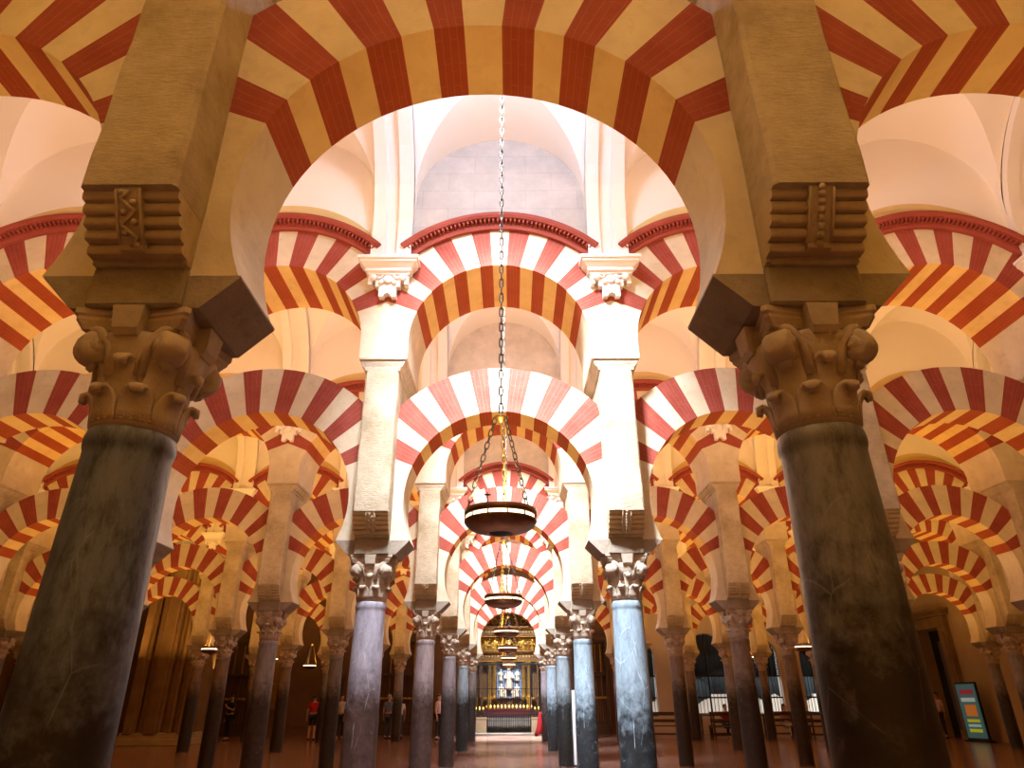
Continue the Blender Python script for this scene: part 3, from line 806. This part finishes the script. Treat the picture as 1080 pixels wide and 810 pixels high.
def relief(mb, x, y, z, h):
    mb.loft([[(x + w * cos(2 * pi * i / 10), y + .5 * w * sin(2 * pi * i / 10), z + zz) for i in range(10)] for w, zz in ((h * .17, 0), (h * .19, h * .1), (h * .14, h * .45), (h * .17, h * .68), (h * .08, h * .80), (h * .05, h * .83))], 0, True, True, True)
    mb.sphere((x, y, z + h * .9), h * .085, 10)
    for s in (-1, 1): mb.tube([(x + s * h * .14, y, z + h * .72), (x + s * h * .22, y - .04, z + h * .52), (x + s * h * .06, y - .09, z + h * .5)], [h * .05, h * .045, h * .03], 7)
relief(mb, 0, 1.1, 1.95, 1.05)
for x, z, h in ((-.4, 1.62, .62), (.4, 1.62, .62), (-.42, 2.35, .55), (.42, 2.35, .55), (-.2, 1.6, .4), (.2, 1.6, .4)): relief(mb, x, 1.12, z, h)
link('relief_figures', mb.mesh('relief_figures', [M['ivory']]), t)
mb = MB(); rs = random.Random(8)
for s in (-1, 1):                    # gilt scrollwork of the upper tier
    for q in range(5):
        cx, cz, r0 = s * (.35 + .22 * q), 3.95 + .12 * (q % 2), .16
        mb.tube([(cx + s * (r0 - .02 * i) * cos(i * .9), .98, cz + (r0 - .02 * i) * sin(i * .9)) for i in range(8)], .028, 6)
        mb.sphere((cx, .96, cz - .22), .05, 8); mb.sphere((cx, .96, cz + .23), .04, 8)
    relief(mb, s * .72, 1.0, 3.76, .62); relief(mb, s * 1.2, 1.0, 3.76, .55)
    mb.box(min(s * .2, s * 1.6), max(s * .2, s * 1.6), 1.2, 1.28, 3.7, 4.4)
    for xx in (.48, 1.0, 1.45): mb.lathe([(.05, 3.72), (.03, 3.8), (.04, 4.1), (.03, 4.3), (.055, 4.38)], 10, tf=Matrix.Translation((s * xx, 1.1, 0)))
    link('gilt_carving', mb.mesh('gilt_carving', [M['gold']]), t); mb = MB()
relief(mb, 0, 1.0, 3.76, .7); link('gilt_figure', mb.mesh('gilt_figure', [M['gold']]), t)
for s in (-1, 1):
    for q in range(3): mb = MB(); mb.tube([(s * (.3 + .45 * q) + .14 * cos(i * .7), 1.2, 5.2 + .14 * sin(i * .7)) for i in range(10)], .03, 6); link('gilt_scroll', mb.mesh('gilt_scroll', [M['gold']]), t)

tb = thing('altar_table', 'stone altar table under a dark red cloth below the gilded altarpiece', 'altar table', (0, AY - .1, 0))
mb = MB(); mb.bbox(-1.15, 1.15, .35, .85, .30, 1.02); link('table_block', mb.mesh('table_block', [M['greystone']]), tb)
mb = MB(); mb.bbox(-1.25, 1.25, .30, .88, 1.02, 1.08); mb.box(-1.25, 1.25, .295, .33, .78, 1.05); link('altar_cloth', mb.mesh('altar_cloth', [M['altarcloth']]), tb)
cand = None
for i in range(19):
    x = -1.62 + i * .18
    if abs(x) > 1.2 and i in (1, 2, 16): pass
    if cand is None:
        mb = MB(); mb.lathe([(.055, 0), (.05, .012), (.016, .03), (.014, .05), (.034, .07), (.034, .08)], 10, cap0=True, cap1=True); mc = mb.mesh('candle_holder', [M['gold']])
        mb = MB(); mb.lathe([(.034, .075), (.036, .13), (.03, .15), (.012, .185), (.001, .2)], 10); mf = mb.mesh('flame_glass', [M['candle']])
        cand = True
    o = thing('candle', 'lit yellow candle in the row of candles before the altarpiece', 'candle', (x, AY + .42, 1.08 if abs(x) < 1.2 else 1.0), group='row of altar candles')
    link('candle_holder', mc, o); link('flame_glass', mf, o)
sh = thing('candle_shelf', 'narrow dark shelf beside the altar table carrying the outer candles', 'shelf', (0, AY + .42, 0))
for a, b_ in ((-1.75, -1.16), (1.16, 1.75)):
    mb = MB(); mb.bbox(a, b_, -.1, .1, .94, 1.0); link('shelf_board', mb.mesh('shelf_board', [M['darkwood']]), sh)
    for x in (a + .05, b_ - .06): mb = MB(); mb.box(x - .03, x + .03, -.05, .05, 0, .94); link('leg', mb.mesh('leg', [M['darkwood']]), sh)
# iron railings in front: tall grille either side with a low gate between plinths
g = thing('iron_grille', 'tall black iron grille screening the altar', 'grille', (0, YW, 0))
mb = MB()
for i in range(35):
    x = -1.75 + i * 3.5 / 34
    lo = .05 if abs(x) < 1.02 else .75
    mb.tube([(x, 0, lo), (x, 0, 3.1)], .011, 5)
link('bars', mb.mesh('bars', [M['iron']]), g)
mb = MB()
for z, h in ((3.08, .10), (1.98, .03), (.98, .03), (.86, .05)): mb.box(-1.78, 1.78, -.025, .025, z - h / 2, z + h / 2)
for x in (-1.78, -1.04, 1.04, 1.78): mb.box(x - .03, x + .03, -.03, .03, .0, 3.12)
link('rails', mb.mesh('rails', [M['iron']]), g)
mb = MB()
for i in range(34): mb.box(-1.0 + i * 2 / 33 - .005, -1.0 + i * 2 / 33 + .005, -.03, -.02, .1, .82)
for z in (.12, .36, .6, .80): mb.box(-1.02, 1.02, -.032, -.018, z - .012, z + .012)
link('lower_gate', mb.mesh('lower_gate', [M['iron']]), g)
PL = []
for i, sx in enumerate((-1, 1)):
    o = thing('stone_plinth', 'beige square stone plinth under the iron grille on the %s of the altar gate' % side(sx), 'plinth', (sx * 1.42, YW, 0))
    mb = MB(); mb.bbox(-.36, .36, -.18, .18, .08, .68); mb.bbox(-.38, .38, -.2, .2, 0, .1); mb.bbox(-.38, .38, -.2, .2, .66, .74)
    link('plinth_block', mb.mesh('plinth_block', [M['beigestone']]), o)
o = thing('altar_step', 'wide grey stone step in front of the altar gate', 'step', (0, YW - .35, 0)); mb = MB(); mb.bbox(-1.9, 1.9, -.15, .5, 0, .09); link('tread', mb.mesh('tread', [M['greystone']]), o)

# ------------------------------------------------------------------ chapels behind grilles along the brown end wall
def chapel(x, w, label, lights=True):
    t = thing('chapel_screen', label, 'chapel screen', (x, YW - .05, 0), group='chapel screens on the brown wall')
    mb = MB(); mb.bbox(-w, w, -.1, 0, 0, .55); mb.bbox(-w, -w + .16, -.18, 0, 0, 4.2); mb.bbox(w - .16, w, -.18, 0, 0, 4.2); mb.bbox(-w - .08, w + .08, -.24, 0, 4.1, 4.4); mb.bbox(-w - .14, w + .14, -.3, 0, 4.35, 4.45); mb.bbox(-w, w, -.16, 0, 2.55, 2.68)
    link('frame', mb.mesh('frame', [M['darkwood']]), t)
    mb = MB(); n = int(2 * w / .11)
    for i in range(1, n): mb.tube([(-w + 2 * w * i / n, -.12, .5), (-w + 2 * w * i / n, -.12, 4.1)], .013, 5)
    link('bars', mb.mesh('bars', [M['iron']]), t)
    mb = MB()
    mb.box(-w + .16, w - .16, -.15, -.1, 1.52, 1.62)
    for i in range(n // 2): mb.sphere((-w + .25 + (2 * w - .5) * i / max(1, n // 2 - 1), -.16, 1.57), .05, 8)
    for i in range(5):
        x2 = -w + .35 + (2 * w - .7) * i / 4; mb.box(x2 - .01, x2 + .01, -.06, -.03, 1.55, 2.75); mb.lathe([(.06, 2.7), (.04, 2.8), (.05, 3.4), (.035, 3.8), (.07, 3.95)], 10, tf=Matrix.Translation((x2, -.04, 0)))
    link('gilt_rail', mb.mesh('gilt_rail', [M['gold']]), t)
    return t
chapel(-5.2, 1.5, 'dark grilled chapel screen with gilt rail behind the man in blue')
chapel(-13.0, 1.2, 'dark grilled chapel screen with gilt rail behind the lone dark-clothed visitor')
chapel(3.9, .95, 'dark grilled chapel screen with gilt rail next to the altar, daylight side')
o = thing('chapel_entrance', 'black doorway in the brown wall behind the visitor in red', 'door', (-8.5, YW - .02, 0))
mb = MB(); mb.bbox(-.42, .42, -.06, 0, 0, 2.5); link('leaf', mb.mesh('leaf', [M['dark']]), o)
mb = MB(); mb.bbox(-.55, -.42, -.1, 0, 0, 2.6); mb.bbox(.42, .55, -.1, 0, 0, 2.6); mb.bbox(-.6, .6, -.12, 0, 2.5, 2.68); link('surround', mb.mesh('surround', [M['darkwood']]), o)
# tall gilded panel that shows as a yellow strip
o = thing('gilded_screen', 'tall narrow gilded screen glowing yellow against the brown end wall', 'panel', (-11.35, YW - .08, 0))
mb = MB(); mb.bbox(-.3, .3, -.06, 0, 1.1, 5.2); link('panel_board', mb.mesh('panel_board', [M['gold']]), o)
mb = MB()
for z in (1.2, 2.2, 3.2, 4.2, 5.1): mb.box(-.34, .34, -.1, -.05, z, z + .06)
for x in (-.3, -.1, .1, .3): mb.tube([(x, -.08, 1.1), (x, -.08, 5.2)], .02, 6)
link('bars', mb.mesh('bars', [M['brass']]), o)

# ------------------------------------------------------------------ big clustered pier on the brown side
def cluster(x, y, label, w=1.0, H=6.2):
    t = thing('clustered_pier', label, 'pier', (x, y, 0), group='clustered brown piers')
    mb = MB()
    mb.bbox(-w * .62, w * .62, -w * .55, w * .8, 0, H, .03)
    for q, hw in ((-.86, .17), (-.5, .13), (-.12, .24), (.34, .13), (.66, .12), (.9, .15)):
        mb.bbox(q * w - hw, q * w + hw, -w * .55 - .5 * hw - .18 * (hw > .14), w * .8, .35, H, .04)
    mb.bbox(-w - .1, w + .1, -w * .2, w * .3, .35, H, .03)
    link('pier_body', mb.mesh('pier_body', [M['doorstone']]), t)
    mb = MB()
    for q in (-.68, .12, .5): mb.lathe([(.11, .4), (.095, .5), (.085, 2.7), (.10, 2.85), (.13, 2.95), (.13, 3.0), (.085, 3.05), (.08, H)], 14, tf=Matrix.Translation((q * w, -w * .55 - .12, 0)))
    link('engaged_shafts', mb.mesh('engaged_shafts', [M['doorstone']]), t)
    mb = MB()
    for e, z0, z1 in ((.24, 0, .22), (.18, .2, .34), (.14, .33, .42)): mb.bbox(-w - e, w + e, -w * .6 - e, w * .8 + e, z0, z1, .02)
    link('pier_base', mb.mesh('pier_base', [M['beigestone']]), t)
cluster(-13.35, RY(5) - .9, 'massive clustered brown stone pier with stone base, standing among the far columns', 1.15, 7.2)
cluster(-17.6, RY(5) - .9, 'clustered brown stone pier half hidden at the far brown wall', 1.1, 7.2)

# ------------------------------------------------------------------ benches near the windows
def bench_meshes(w=1.9):
    d = {}
    mb = MB(); mb.bbox(-w / 2, w / 2, -.22, .2, .43, .47); d['seat'] = [mb.mesh('seat', [M['darkwood']])]
    mb = MB(); mb.bbox(-w / 2, w / 2, .19, .235, .86, 1.0); mb.bbox(-w / 2, w / 2, .195, .23, .60, .72); d['backrest'] = [mb.mesh('backrest', [M['darkwood']])]
    d['leg'] = []
    for s in (-1, 1):
        mb = MB(); x = s * (w / 2 - .06); mb.box(x - .03, x + .03, -.21, -.15, 0, .43); d['leg'].append(mb.mesh('leg', [M['darkwood']]))
        mb = MB(); mb.prism([(x - .03, 0), (x + .03, 0), (x + .03, .95), (x - .03, .95)], .16, .22); d['leg'].append(mb.mesh('leg', [M['darkwood']]))
    mb = MB(); mb.box(-w / 2 + .05, w / 2 - .05, -.19, -.16, .12, .17); mb.box(-w / 2 + .05, w / 2 - .05, .17, .2, .12, .17); d['stretcher'] = [mb.mesh('stretcher', [M['darkwood']])]
    return d
BN = bench_meshes()
def bench(x, y, rz, label):
    t = thing('wooden_bench', label, 'bench', (x, y, 0), rz, 'dark wooden benches near the windows')
    for n_, ms in BN.items():
        for me in ms: link(n_, me, t)
bench(6.9, RY(5) + 2.2, 2.9, 'dark wooden bench nearest the blue-grey aisle columns, under the windows')
bench(9.6, RY(5) + 2.3, pi, 'dark wooden bench below the brightest window')
bench(9.3, RY(5) + 1.1, 3.3, 'dark wooden bench one row in front of the brightest window')
bench(12.1, RY(5) + 2.2, pi, 'dark wooden bench where the pink-clothed visitor sits')
bench(12.7, RY(5) + 1.1, 2.95, 'dark wooden bench in front of the pink-clothed visitor')
o = thing('side_table', 'long dark table with a pale top below the brightest window', 'table', (10.3, YW - 1.1, 0))
mb = MB(); mb.bbox(-1.6, 1.6, -.3, .3, .84, .9); link('tabletop', mb.mesh('tabletop', [M['beigestone']]), o)
for sx in (-1, 1):
    for sy in (-1, 1):
        mb = MB(); mb.lathe([(.04, 0), (.05, .1), (.035, .3), (.05, .6), (.04, .84)], 10, tf=Matrix.Translation((sx * 1.5, sy * .22, 0))); link('leg', mb.mesh('leg', [M['darkwood']]), o)

# ------------------------------------------------------------------ information stand near the doorway
o = thing('information_stand', 'lit vertical information panel standing near the doorway', 'sign', (17.75, 28.4, 0), R(-73))
mb = MB(); mb.bbox(-.46, .46, -.05, .05, 0, 2.05); mb.bbox(-.52, .52, -.2, .2, 0, .05); link('stand_frame', mb.mesh('stand_frame', [M['iron']]), o)
scr = simple('panel_screen', (.05, .13, .13), .4, 0, (.10, .26, .26), .16)
mb = MB(); mb.box(-.41, .41, -.058, -.05, .12, 1.98); s_ = link('panel_face', mb.mesh('panel_face', [scr]), o)
def strip(x0, x1, z0, z1, c, nm, es=.8):
    mb = MB(); mb.box(x0, x1, -.063, -.057, z0, z1); link(nm, mb.mesh(nm, [simple('panel_' + nm, [x * .6 for x in c], .5, 0, c, es * .28)]), s_)
strip(-.28, .3, 1.62, 1.78, (.45, .03, .05), 'red_heading'); strip(-.3, .3, 1.36, 1.5, (.55, .72, .70), 'pale_line')
strip(-.22, .26, .86, 1.26, (.75, .25, .04), 'orange_picture'); strip(-.26, .28, .66, .76, (.70, .72, .02), 'yellow_line'); strip(-.26, .28, .50, .59, (.45, .75, .72), 'white_line'); strip(-.26, .28, .32, .43, (.72, .74, .02), 'yellow_line')

o = thing('white_post', 'slim white standing post beside a blue-grey aisle column on the doorway side', 'post', (A + .235, RY(3) - .06, 0))
mb = MB(); mb.bbox(-.14, .14, -.05, .14, 0, .03, .008); link('foot', mb.mesh('foot', [M['iron']]), o)
mb = MB(); mb.bbox(-.045, .045, -.02, .02, .03, 1.72, .008); link('post_board', mb.mesh('post_board', [simple('white_lacquer', (.80, .82, .85), .35)]), o)
# ------------------------------------------------------------------ rope and red cloth by the altar-side columns
xa, ya, xb, yb = A, RY(5), A, RY(4)
o = thing('barrier_rope', 'thin dark rope strung between the last two aisle columns on the doorway side', 'rope', (0, 0, 0))
mb = MB(); mb.tube([(xa - .19 + .0, ya + (yb - ya) * i / 12, 1.12 - .16 * sin(pi * i / 12)) for i in range(13)], .014, 6); link('rope', mb.mesh('rope', [M['iron']]), o)
o = thing('red_cloth', 'bright red cloth hanging from the rope beside the altar columns', 'cloth', (A - .22, RY(5) - .55, 0))
mb = MB(); loops = []
for i in range(9):
    z = 1.06 - .78 * i / 8; w = .05 + .10 * (i / 8) ** 1.2; ox = -.02 * sin(i * .9) - .10 * (i / 8)
    loops.append([(ox + w * cos(2 * pi * j / 14) * (1 + .18 * sin(j * 2.1 + i * .4)), .55 * w * sin(2 * pi * j / 14), z - (.1 * (1 if j % 5 == 0 else 0) if i == 8 else 0)) for j in range(14)])
mb.loft(loops, 0, True, True, True); link('cloth', mb.mesh('cloth', [M['redcloth']]), o)
# ------------------------------------------------------------------ visitors
def skin_mesh(name, J, E_, Rr, root, mat, sub=1):
    me = bpy.data.meshes.new('tmp'); me.from_pydata([tuple(p) for p in J], E_, [])
    o = bpy.data.objects.new('tmp', me); COL.objects.link(o)
    sk = o.modifiers.new('s', 'SKIN'); sk.use_smooth_shade = True
    for i, r in enumerate(Rr):
        sv = me.skin_vertices[0].data[i]; sv.radius = r if isinstance(r, tuple) else (r, r); sv.use_root = (i == root)
    if sub: ss = o.modifiers.new('u', 'SUBSURF'); ss.levels = sub; ss.render_levels = sub
    dg = bpy.context.evaluated_depsgraph_get(); dg.update()
    out = bpy.data.meshes.new_from_object(o.evaluated_get(dg)); out.name = name
    bpy.data.objects.remove(o); bpy.data.meshes.remove(me)
    out.materials.clear(); out.materials.append(mat)
    return out
SKIN = [simple('skin_light', (.58, .34, .24), .6), simple('skin_tan', (.42, .24, .15), .6)]
def cloth_mat(n, c): return simple('cloth_' + n, c, .85)
HAIRM = {'brown': simple('hair_brown', (.06, .03, .015), .6), 'grey': simple('hair_grey', (.35, .33, .30), .6), 'black': simple('hair_black', (.012, .01, .009), .5)}
def person(label, loc, rz, shirt, trousers, hair='brown', shorts=False, sit=False, longhair=False, skin=0, bag=False, arms='down', h=1.0):
    t = thing('person', label, 'person', loc, rz)
    dz = -.44 if sit else 0
    P, E_, Rr = [], [], []
    def v(x, y, z, r, par=None):
        P.append((x * h, y * h, z * h)); Rr.append(tuple(q * h for q in r) if isinstance(r, tuple) else r * h)
        if par is not None: E_.append((par, len(P) - 1))
        return len(P) - 1
    pel = v(0, 0, .95 + dz, (.15, .105)); sp = v(0, .01, 1.12 + dz, (.135, .095), pel); ch = v(0, .015, 1.31 + dz, (.155, .105), sp)
    nk0 = v(0, .01, 1.44 + dz, .07, ch); nk = v(0, 0, 1.50 + dz, .052, nk0); hd = v(0, -.01, 1.57 + dz, (.068, .082), nk); hd2 = v(0, -.005, 1.645 + dz, (.074, .092), hd); v(0, 0, 1.70 + dz, (.05, .065), hd2)
    v(0, -.112, 1.59 + dz, .012, hd)
    for s in (-1, 1): v(s * .082, .01, 1.60 + dz, .012, hd)
    legs = {}
    armj = {}
    for s in (-1, 1):
        sh = v(s * .175, .015, 1.38 + dz, .058, ch)
        if arms == 'phone' and s == 1: el = v(s * .23, -.04, 1.13 + dz, .042, sh); wr = v(s * .10, -.26, 1.24 + dz, .028, el); dirv = Vector((-.35, -.5, .8))
        elif sit: el = v(s * .23, -.03, 1.12 + dz, .042, sh); wr = v(s * .14, -.26, 1.04 + dz, .028, el); dirv = Vector((-.2 * s, -1, -.25))
        else: el = v(s * .235, .03, 1.11 + dz, .042, sh); wr = v(s * .245, -.04, .87 + dz, .028, el); dirv = Vector((0, -.12, -1))
        armj[s] = (sh, el, wr)
        w0 = Vector([c / h for c in P[wr]]); dirv.normalize()
        sd = dirv.cross(Vector((s, 0, .3))).normalized()
        pm = w0 + dirv * .07; pa = v(*pm, .030, wr)
        for q, (o, l) in enumerate(((-.028, .065), (-.010, .078), (.010, .074), (.028, .058))):
            b = pm + dirv * .035 + sd * o; i1 = v(*b, .0095, pa); m_ = b + dirv * l * .55; i2 = v(*m_, .009, i1)
            e = m_ + (dirv * .8 + Vector((-s * .5, 0, 0))).normalized() * l * .5; v(*e, .007, i2)
        tb_ = w0 + dirv * .03 - sd * .035; i1 = v(*tb_, .012, wr); v(*(tb_ + dirv * .045 - sd * .02), .009, i1)
        hip = v(s * .09, 0, .90 + dz, .088, pel)
        if sit: kn = v(s * .11, -.42, .50, .058, hip); an = v(s * .11, -.40, .09, .040, kn); toe = v(s * .12, -.56, .035, .034, an)
        else: kn = v(s * .10, -.015 - .04 * (s > 0), .49, .058, hip); an = v(s * .11, .03 - .05 * (s > 0), .09, .040, kn); toe = v(s * .12, -.13 - .05 * (s > 0), .035, .034, an)
        v(*[(P[an][i] / h) for i in (0,)], P[an][1] / h + .045, .035, .032, an)
        legs[s] = (hip, kn, an, toe)
    link('body', skin_mesh('body', P, E_, Rr, pel, SKIN[skin]), t)
    def grow(idx, ed, add, name, mat, root=0):
        k = {a: i for i, a in enumerate(idx)}
        rr = [tuple(q + add * h for q in Rr[a]) if isinstance(Rr[a], tuple) else Rr[a] + add * h for a in idx]
        link(name, skin_mesh(name, [P[a] for a in idx], [(k[a], k[b_]) for a, b_ in ed], rr, root, mat), t)
    P2 = len(P)
    half = {}
    for s in (-1, 1):
        a, b_ = P[armj[s][0]], P[armj[s][1]]; P.append(tuple(a[i] * .25 + b_[i] * .75 for i in range(3))); Rr.append(.048 * h); half[s] = len(P) - 1
        a, b_ = P[legs[s][0]], P[legs[s][1]]; P.append(tuple(a[i] * .05 + b_[i] * .95 for i in range(3))); Rr.append(.066 * h); half[s, 'k'] = len(P) - 1
    grow([pel, sp, ch, nk0, armj[-1][0], half[-1], armj[1][0], half[1]], [(pel, sp), (sp, ch), (ch, nk0), (ch, armj[-1][0]), (armj[-1][0], half[-1]), (ch, armj[1][0]), (armj[1][0], half[1])], .016, 'shirt', shirt)
    ids, ed = [pel], []
    for s in (-1, 1):
        if shorts: ids += [legs[s][0], half[s, 'k']]; ed += [(pel, legs[s][0]), (legs[s][0], half[s, 'k'])]
        else: ids += [legs[s][0], legs[s][1], legs[s][2]]; ed += [(pel, legs[s][0]), (legs[s][0], legs[s][1]), (legs[s][1], legs[s][2])]
    grow(ids, ed, .014, 'shorts' if shorts else 'trousers', trousers)
    for s in (-1, 1):
        a, b_ = P[legs[s][2]], P[legs[s][3]]
        link('shoe', skin_mesh('shoe', [(a[0], a[1] + .05 * h, .04 * h), (a[0], a[1], .05 * h), b_], [(0, 1), (1, 2)], [.040 * h, .044 * h, .042 * h], 1, M['dark']), t)
    mb = MB(); zc = (1.645 + dz) * h
    lp = []
    for i in range(7):
        a = pi / 2 * i / 6.3
        lp.append([(.088 * h * cos(a) * cos(2 * pi * j / 16), (.012 + .104 * cos(a) * sin(2 * pi * j / 16)) * h + .012 * h, zc + .095 * h * sin(a) + (-.075 * h * max(0, sin(2 * pi * j / 16)) if i == 0 else 0)) for j in range(16)])
    mb.loft(lp, 0, False, True, True)
    if longhair: mb.loft([[(w * h * cos(2 * pi * j / 12), (.07 + .05 * sin(2 * pi * j / 12)) * h, zz * h) for j in range(12)] for w, zz in ((.07, 1.68 + dz), (.09, 1.58 + dz), (.095, 1.45 + dz), (.07, 1.36 + dz))], 0, True, True, True)
    link('hair', mb.mesh('hair', [HAIRM[hair]]), t)
    mb = MB()
    for s in (-1, 1): mb.sphere((s * .030 * h, -.085 * h, (1.625 + dz) * h), .011 * h, 8)
    mb.sphere((0, -.083 * h, (1.545 + dz) * h), .02 * h, 8, sx=1.2, sy=.5, sz=.35)
    link('face', mb.mesh('face', [M['darkwood']]), t)
    if bag:
        mb = MB(); mb.bbox(.14 * h, .30 * h, .08 * h, .22 * h, .85 * h, 1.2 * h, .03); mb.tube([(.22 * h, .12 * h, 1.2 * h), (.16 * h, .08 * h, 1.45 * h), (-.1 * h, -.10 * h, 1.2 * h)], .014 * h, 6)
        link('shoulder_bag', mb.mesh('shoulder_bag', [M['dark']]), t)
    return t
CW, CR, CB, CP, CK, CJ = cloth_mat('white', (.62, .58, .52)), cloth_mat('red', (.50, .015, .02)), cloth_mat('blue', (.20, .24, .50)), cloth_mat('pink', (.62, .38, .34)), cloth_mat('black', (.02, .018, .02)), cloth_mat('denim', (.06, .07, .11))
person('person in a red T-shirt and dark shorts, seen from behind, before the brown wall', (-8.3, 31.6, 0), pi + .2, CR, CK, 'black', shorts=True)
person('person in a white shirt with dark bag, next to the one in red', (-7.2, 31.9, 0), .5, CW, CK, 'brown', bag=True)
person('person all in black next to the one in the white shirt', (-6.75, 31.2, 0), -1.8, CK, CK, 'black', skin=1)
person('person in a blue shirt and dark trousers facing the grilled chapel', (-5.2, 32.2, 0), pi - .3, CB, CJ, 'grey')
person('person in a white top beside him, half behind the blue-shirted one', (-4.8, 32.8, 0), pi + .5, CW, CJ, 'brown', h=.94)
person('person in a pale pink top and dark trousers between the aisle columns', (-2.95, 31.4, 0), 1.2, CP, CK, 'brown')
person('person in dark clothes holding up a phone by the gilded strip', (-11.75, 31.4, 0), -.6, CK, CK, 'black', arms='phone', longhair=True, skin=1)
person('person in a red top sitting on a bench below the bright window', (9.42, RY(5) + 2.3, 0), 0.0, CR, CK, 'black', sit=True)
person('person in a pink top sitting on a bench farther along the windows', (11.95, RY(5) + 2.2, 0), .3, CP, CW, 'brown', sit=True, longhair=True)
person('person in a faded pink shirt standing at the dark doorway', (17.8, 30.7, 0), -1.2, CP, CK, 'black', skin=1)
# ------------------------------------------------------------------ light
def area(name, loc, rot, size, power, col, sy=None, spread=pi):
    l = bpy.data.lights.new(name, 'AREA'); l.energy = power; l.color = col; l.size = size; l.spread = spread
    if sy: l.shape = 'RECTANGLE'; l.size_y = sy
    o = bpy.data.objects.new(name, l); COL.objects.link(o); o.location = loc; o.rotation_euler = rot; return o
UP = (pi, 0, 0)
lim = {-1: 3, 0: 6, 1: 9, 2: 12, 3: 15, 4: 15, 5: 15}
for n in range(-1, 6):
    for b in range(-5, 6):
        x = 3 * b
        if abs(x) > lim[n]: continue
        t_ = min(1, max(0, (.7 * abs(b) + .8 * n - .6) / 2.6))
        c = (1, .60 - .09 * t_, .43 - .33 * t_)
        p = (58 - 26 * t_) * (.8 if n == 0 and abs(b) == 1 else 1)
        if b == 0: p = 6
        if n == -1: p, c = 215, (1, .57, .10)
        q = ((34 + 8 * t_) if b else 14)
        if n == 0 and abs(b) < 2: q = 26
        if n == 5: q, p = q * .4, p * .6
        if n == -1: q = 10
        area('vault_uplight', (x, NV(n), 5.6), UP, .5, p, c)
        area('nave_uplight', (x, NV(n), 3.0), UP, .4, q, (1, .54 - .04 * t_, .24 - .13 * t_))
# skylights in the crown of each vault over the central aisle, plus an added fill nearest the camera
def aim(loc, tgt): return (Vector(tgt) - Vector(loc)).to_track_quat('-Z', 'Y').to_euler()
for n in range(-1, 6):
    p0 = (-.6, NV(n) - .9, 9.2)
    if n < 0:
        area('skylight_or_fill', p0, aim(p0, (.5, RY(n + 1) - .3, 4.6)), 1.3, 6, (.78, .87, 1.0), .8, R(84)); continue  # unseen cool fill added to brighten the foreground shafts
    area('skylight_or_fill', p0, aim(p0, (.4, RY(n + 1) - .2, 4.3)), 1.0, 290 if n == 0 else 200, (.82, .90, 1.0), .8, R(50))
    area('skylight_or_fill', (0, NV(n), 9.2), (0, 0, 0), 1.8, 30, (.70, .82, 1.0), 1.4, R(150))
    l = bpy.data.lights.new('skylight_glow', 'POINT'); l.energy = 190 if n == 0 else 50 if n == 1 else 22; l.color = (.46, .67, 1.0); l.shadow_soft_size = .4
    o = bpy.data.objects.new('skylight_glow', l); COL.objects.link(o); o.location = (0, NV(n) - .2, 8.75)
# small floodlights that light the soffits of the arcades
for k in range(6):
    for b in range(-5, 6):
        if abs(b) > NBAY[k] - (k > 3): continue
        area('arch_floodlight', (3 * b, RY(k), 2.7), UP, .35, 4 if k == 0 else 5, (1, .58, .20), None, R(115))
    area('skylight_or_fill', (0, NV(n), 9.1), (0, 0, 0), 1.0, 70, (.90, .93, 1.0), .6, R(36))
# lamps
for n in range(0, 6):
    l = bpy.data.lights.new('lamp_bulb', 'POINT'); l.energy = 3; l.color = (1, .72, .4); l.shadow_soft_size = .1
    o = bpy.data.objects.new('lamp_bulb', l); COL.objects.link(o); o.location = (0, NV(n), 3.1)
w = bpy.data.worlds.new('World'); sc.world = w; w.use_nodes = True
w.node_tree.nodes['Background'].inputs[0].default_value = (.75, .88, 1, 1); w.node_tree.nodes['Background'].inputs[1].default_value = 4.0

# ------------------------------------------------------------------ camera
cd = bpy.data.cameras.new('camera'); cam = bpy.data.objects.new('camera', cd); COL.objects.link(cam)
cd.sensor_width = 36; cd.lens = FPX / 1080 * 36; cd.clip_start = .05
cam.location = (CAMX, 0, CAMZ)
cam.matrix_world = Matrix.Translation((CAMX, 0, CAMZ)) @ Matrix.Rotation(-YAW * -1, 4, 'Z') @ Matrix.Rotation(pi / 2 + PITCH, 4, 'X') @ Matrix.Rotation(ROLL, 4, 'Z')
sc.camera = cam
sc.view_settings.view_transform = 'Standard'; sc.view_settings.look = 'None'
sc.view_settings.exposure = .22; sc.view_settings.gamma = 1; sc.view_settings.use_curve_mapping = False
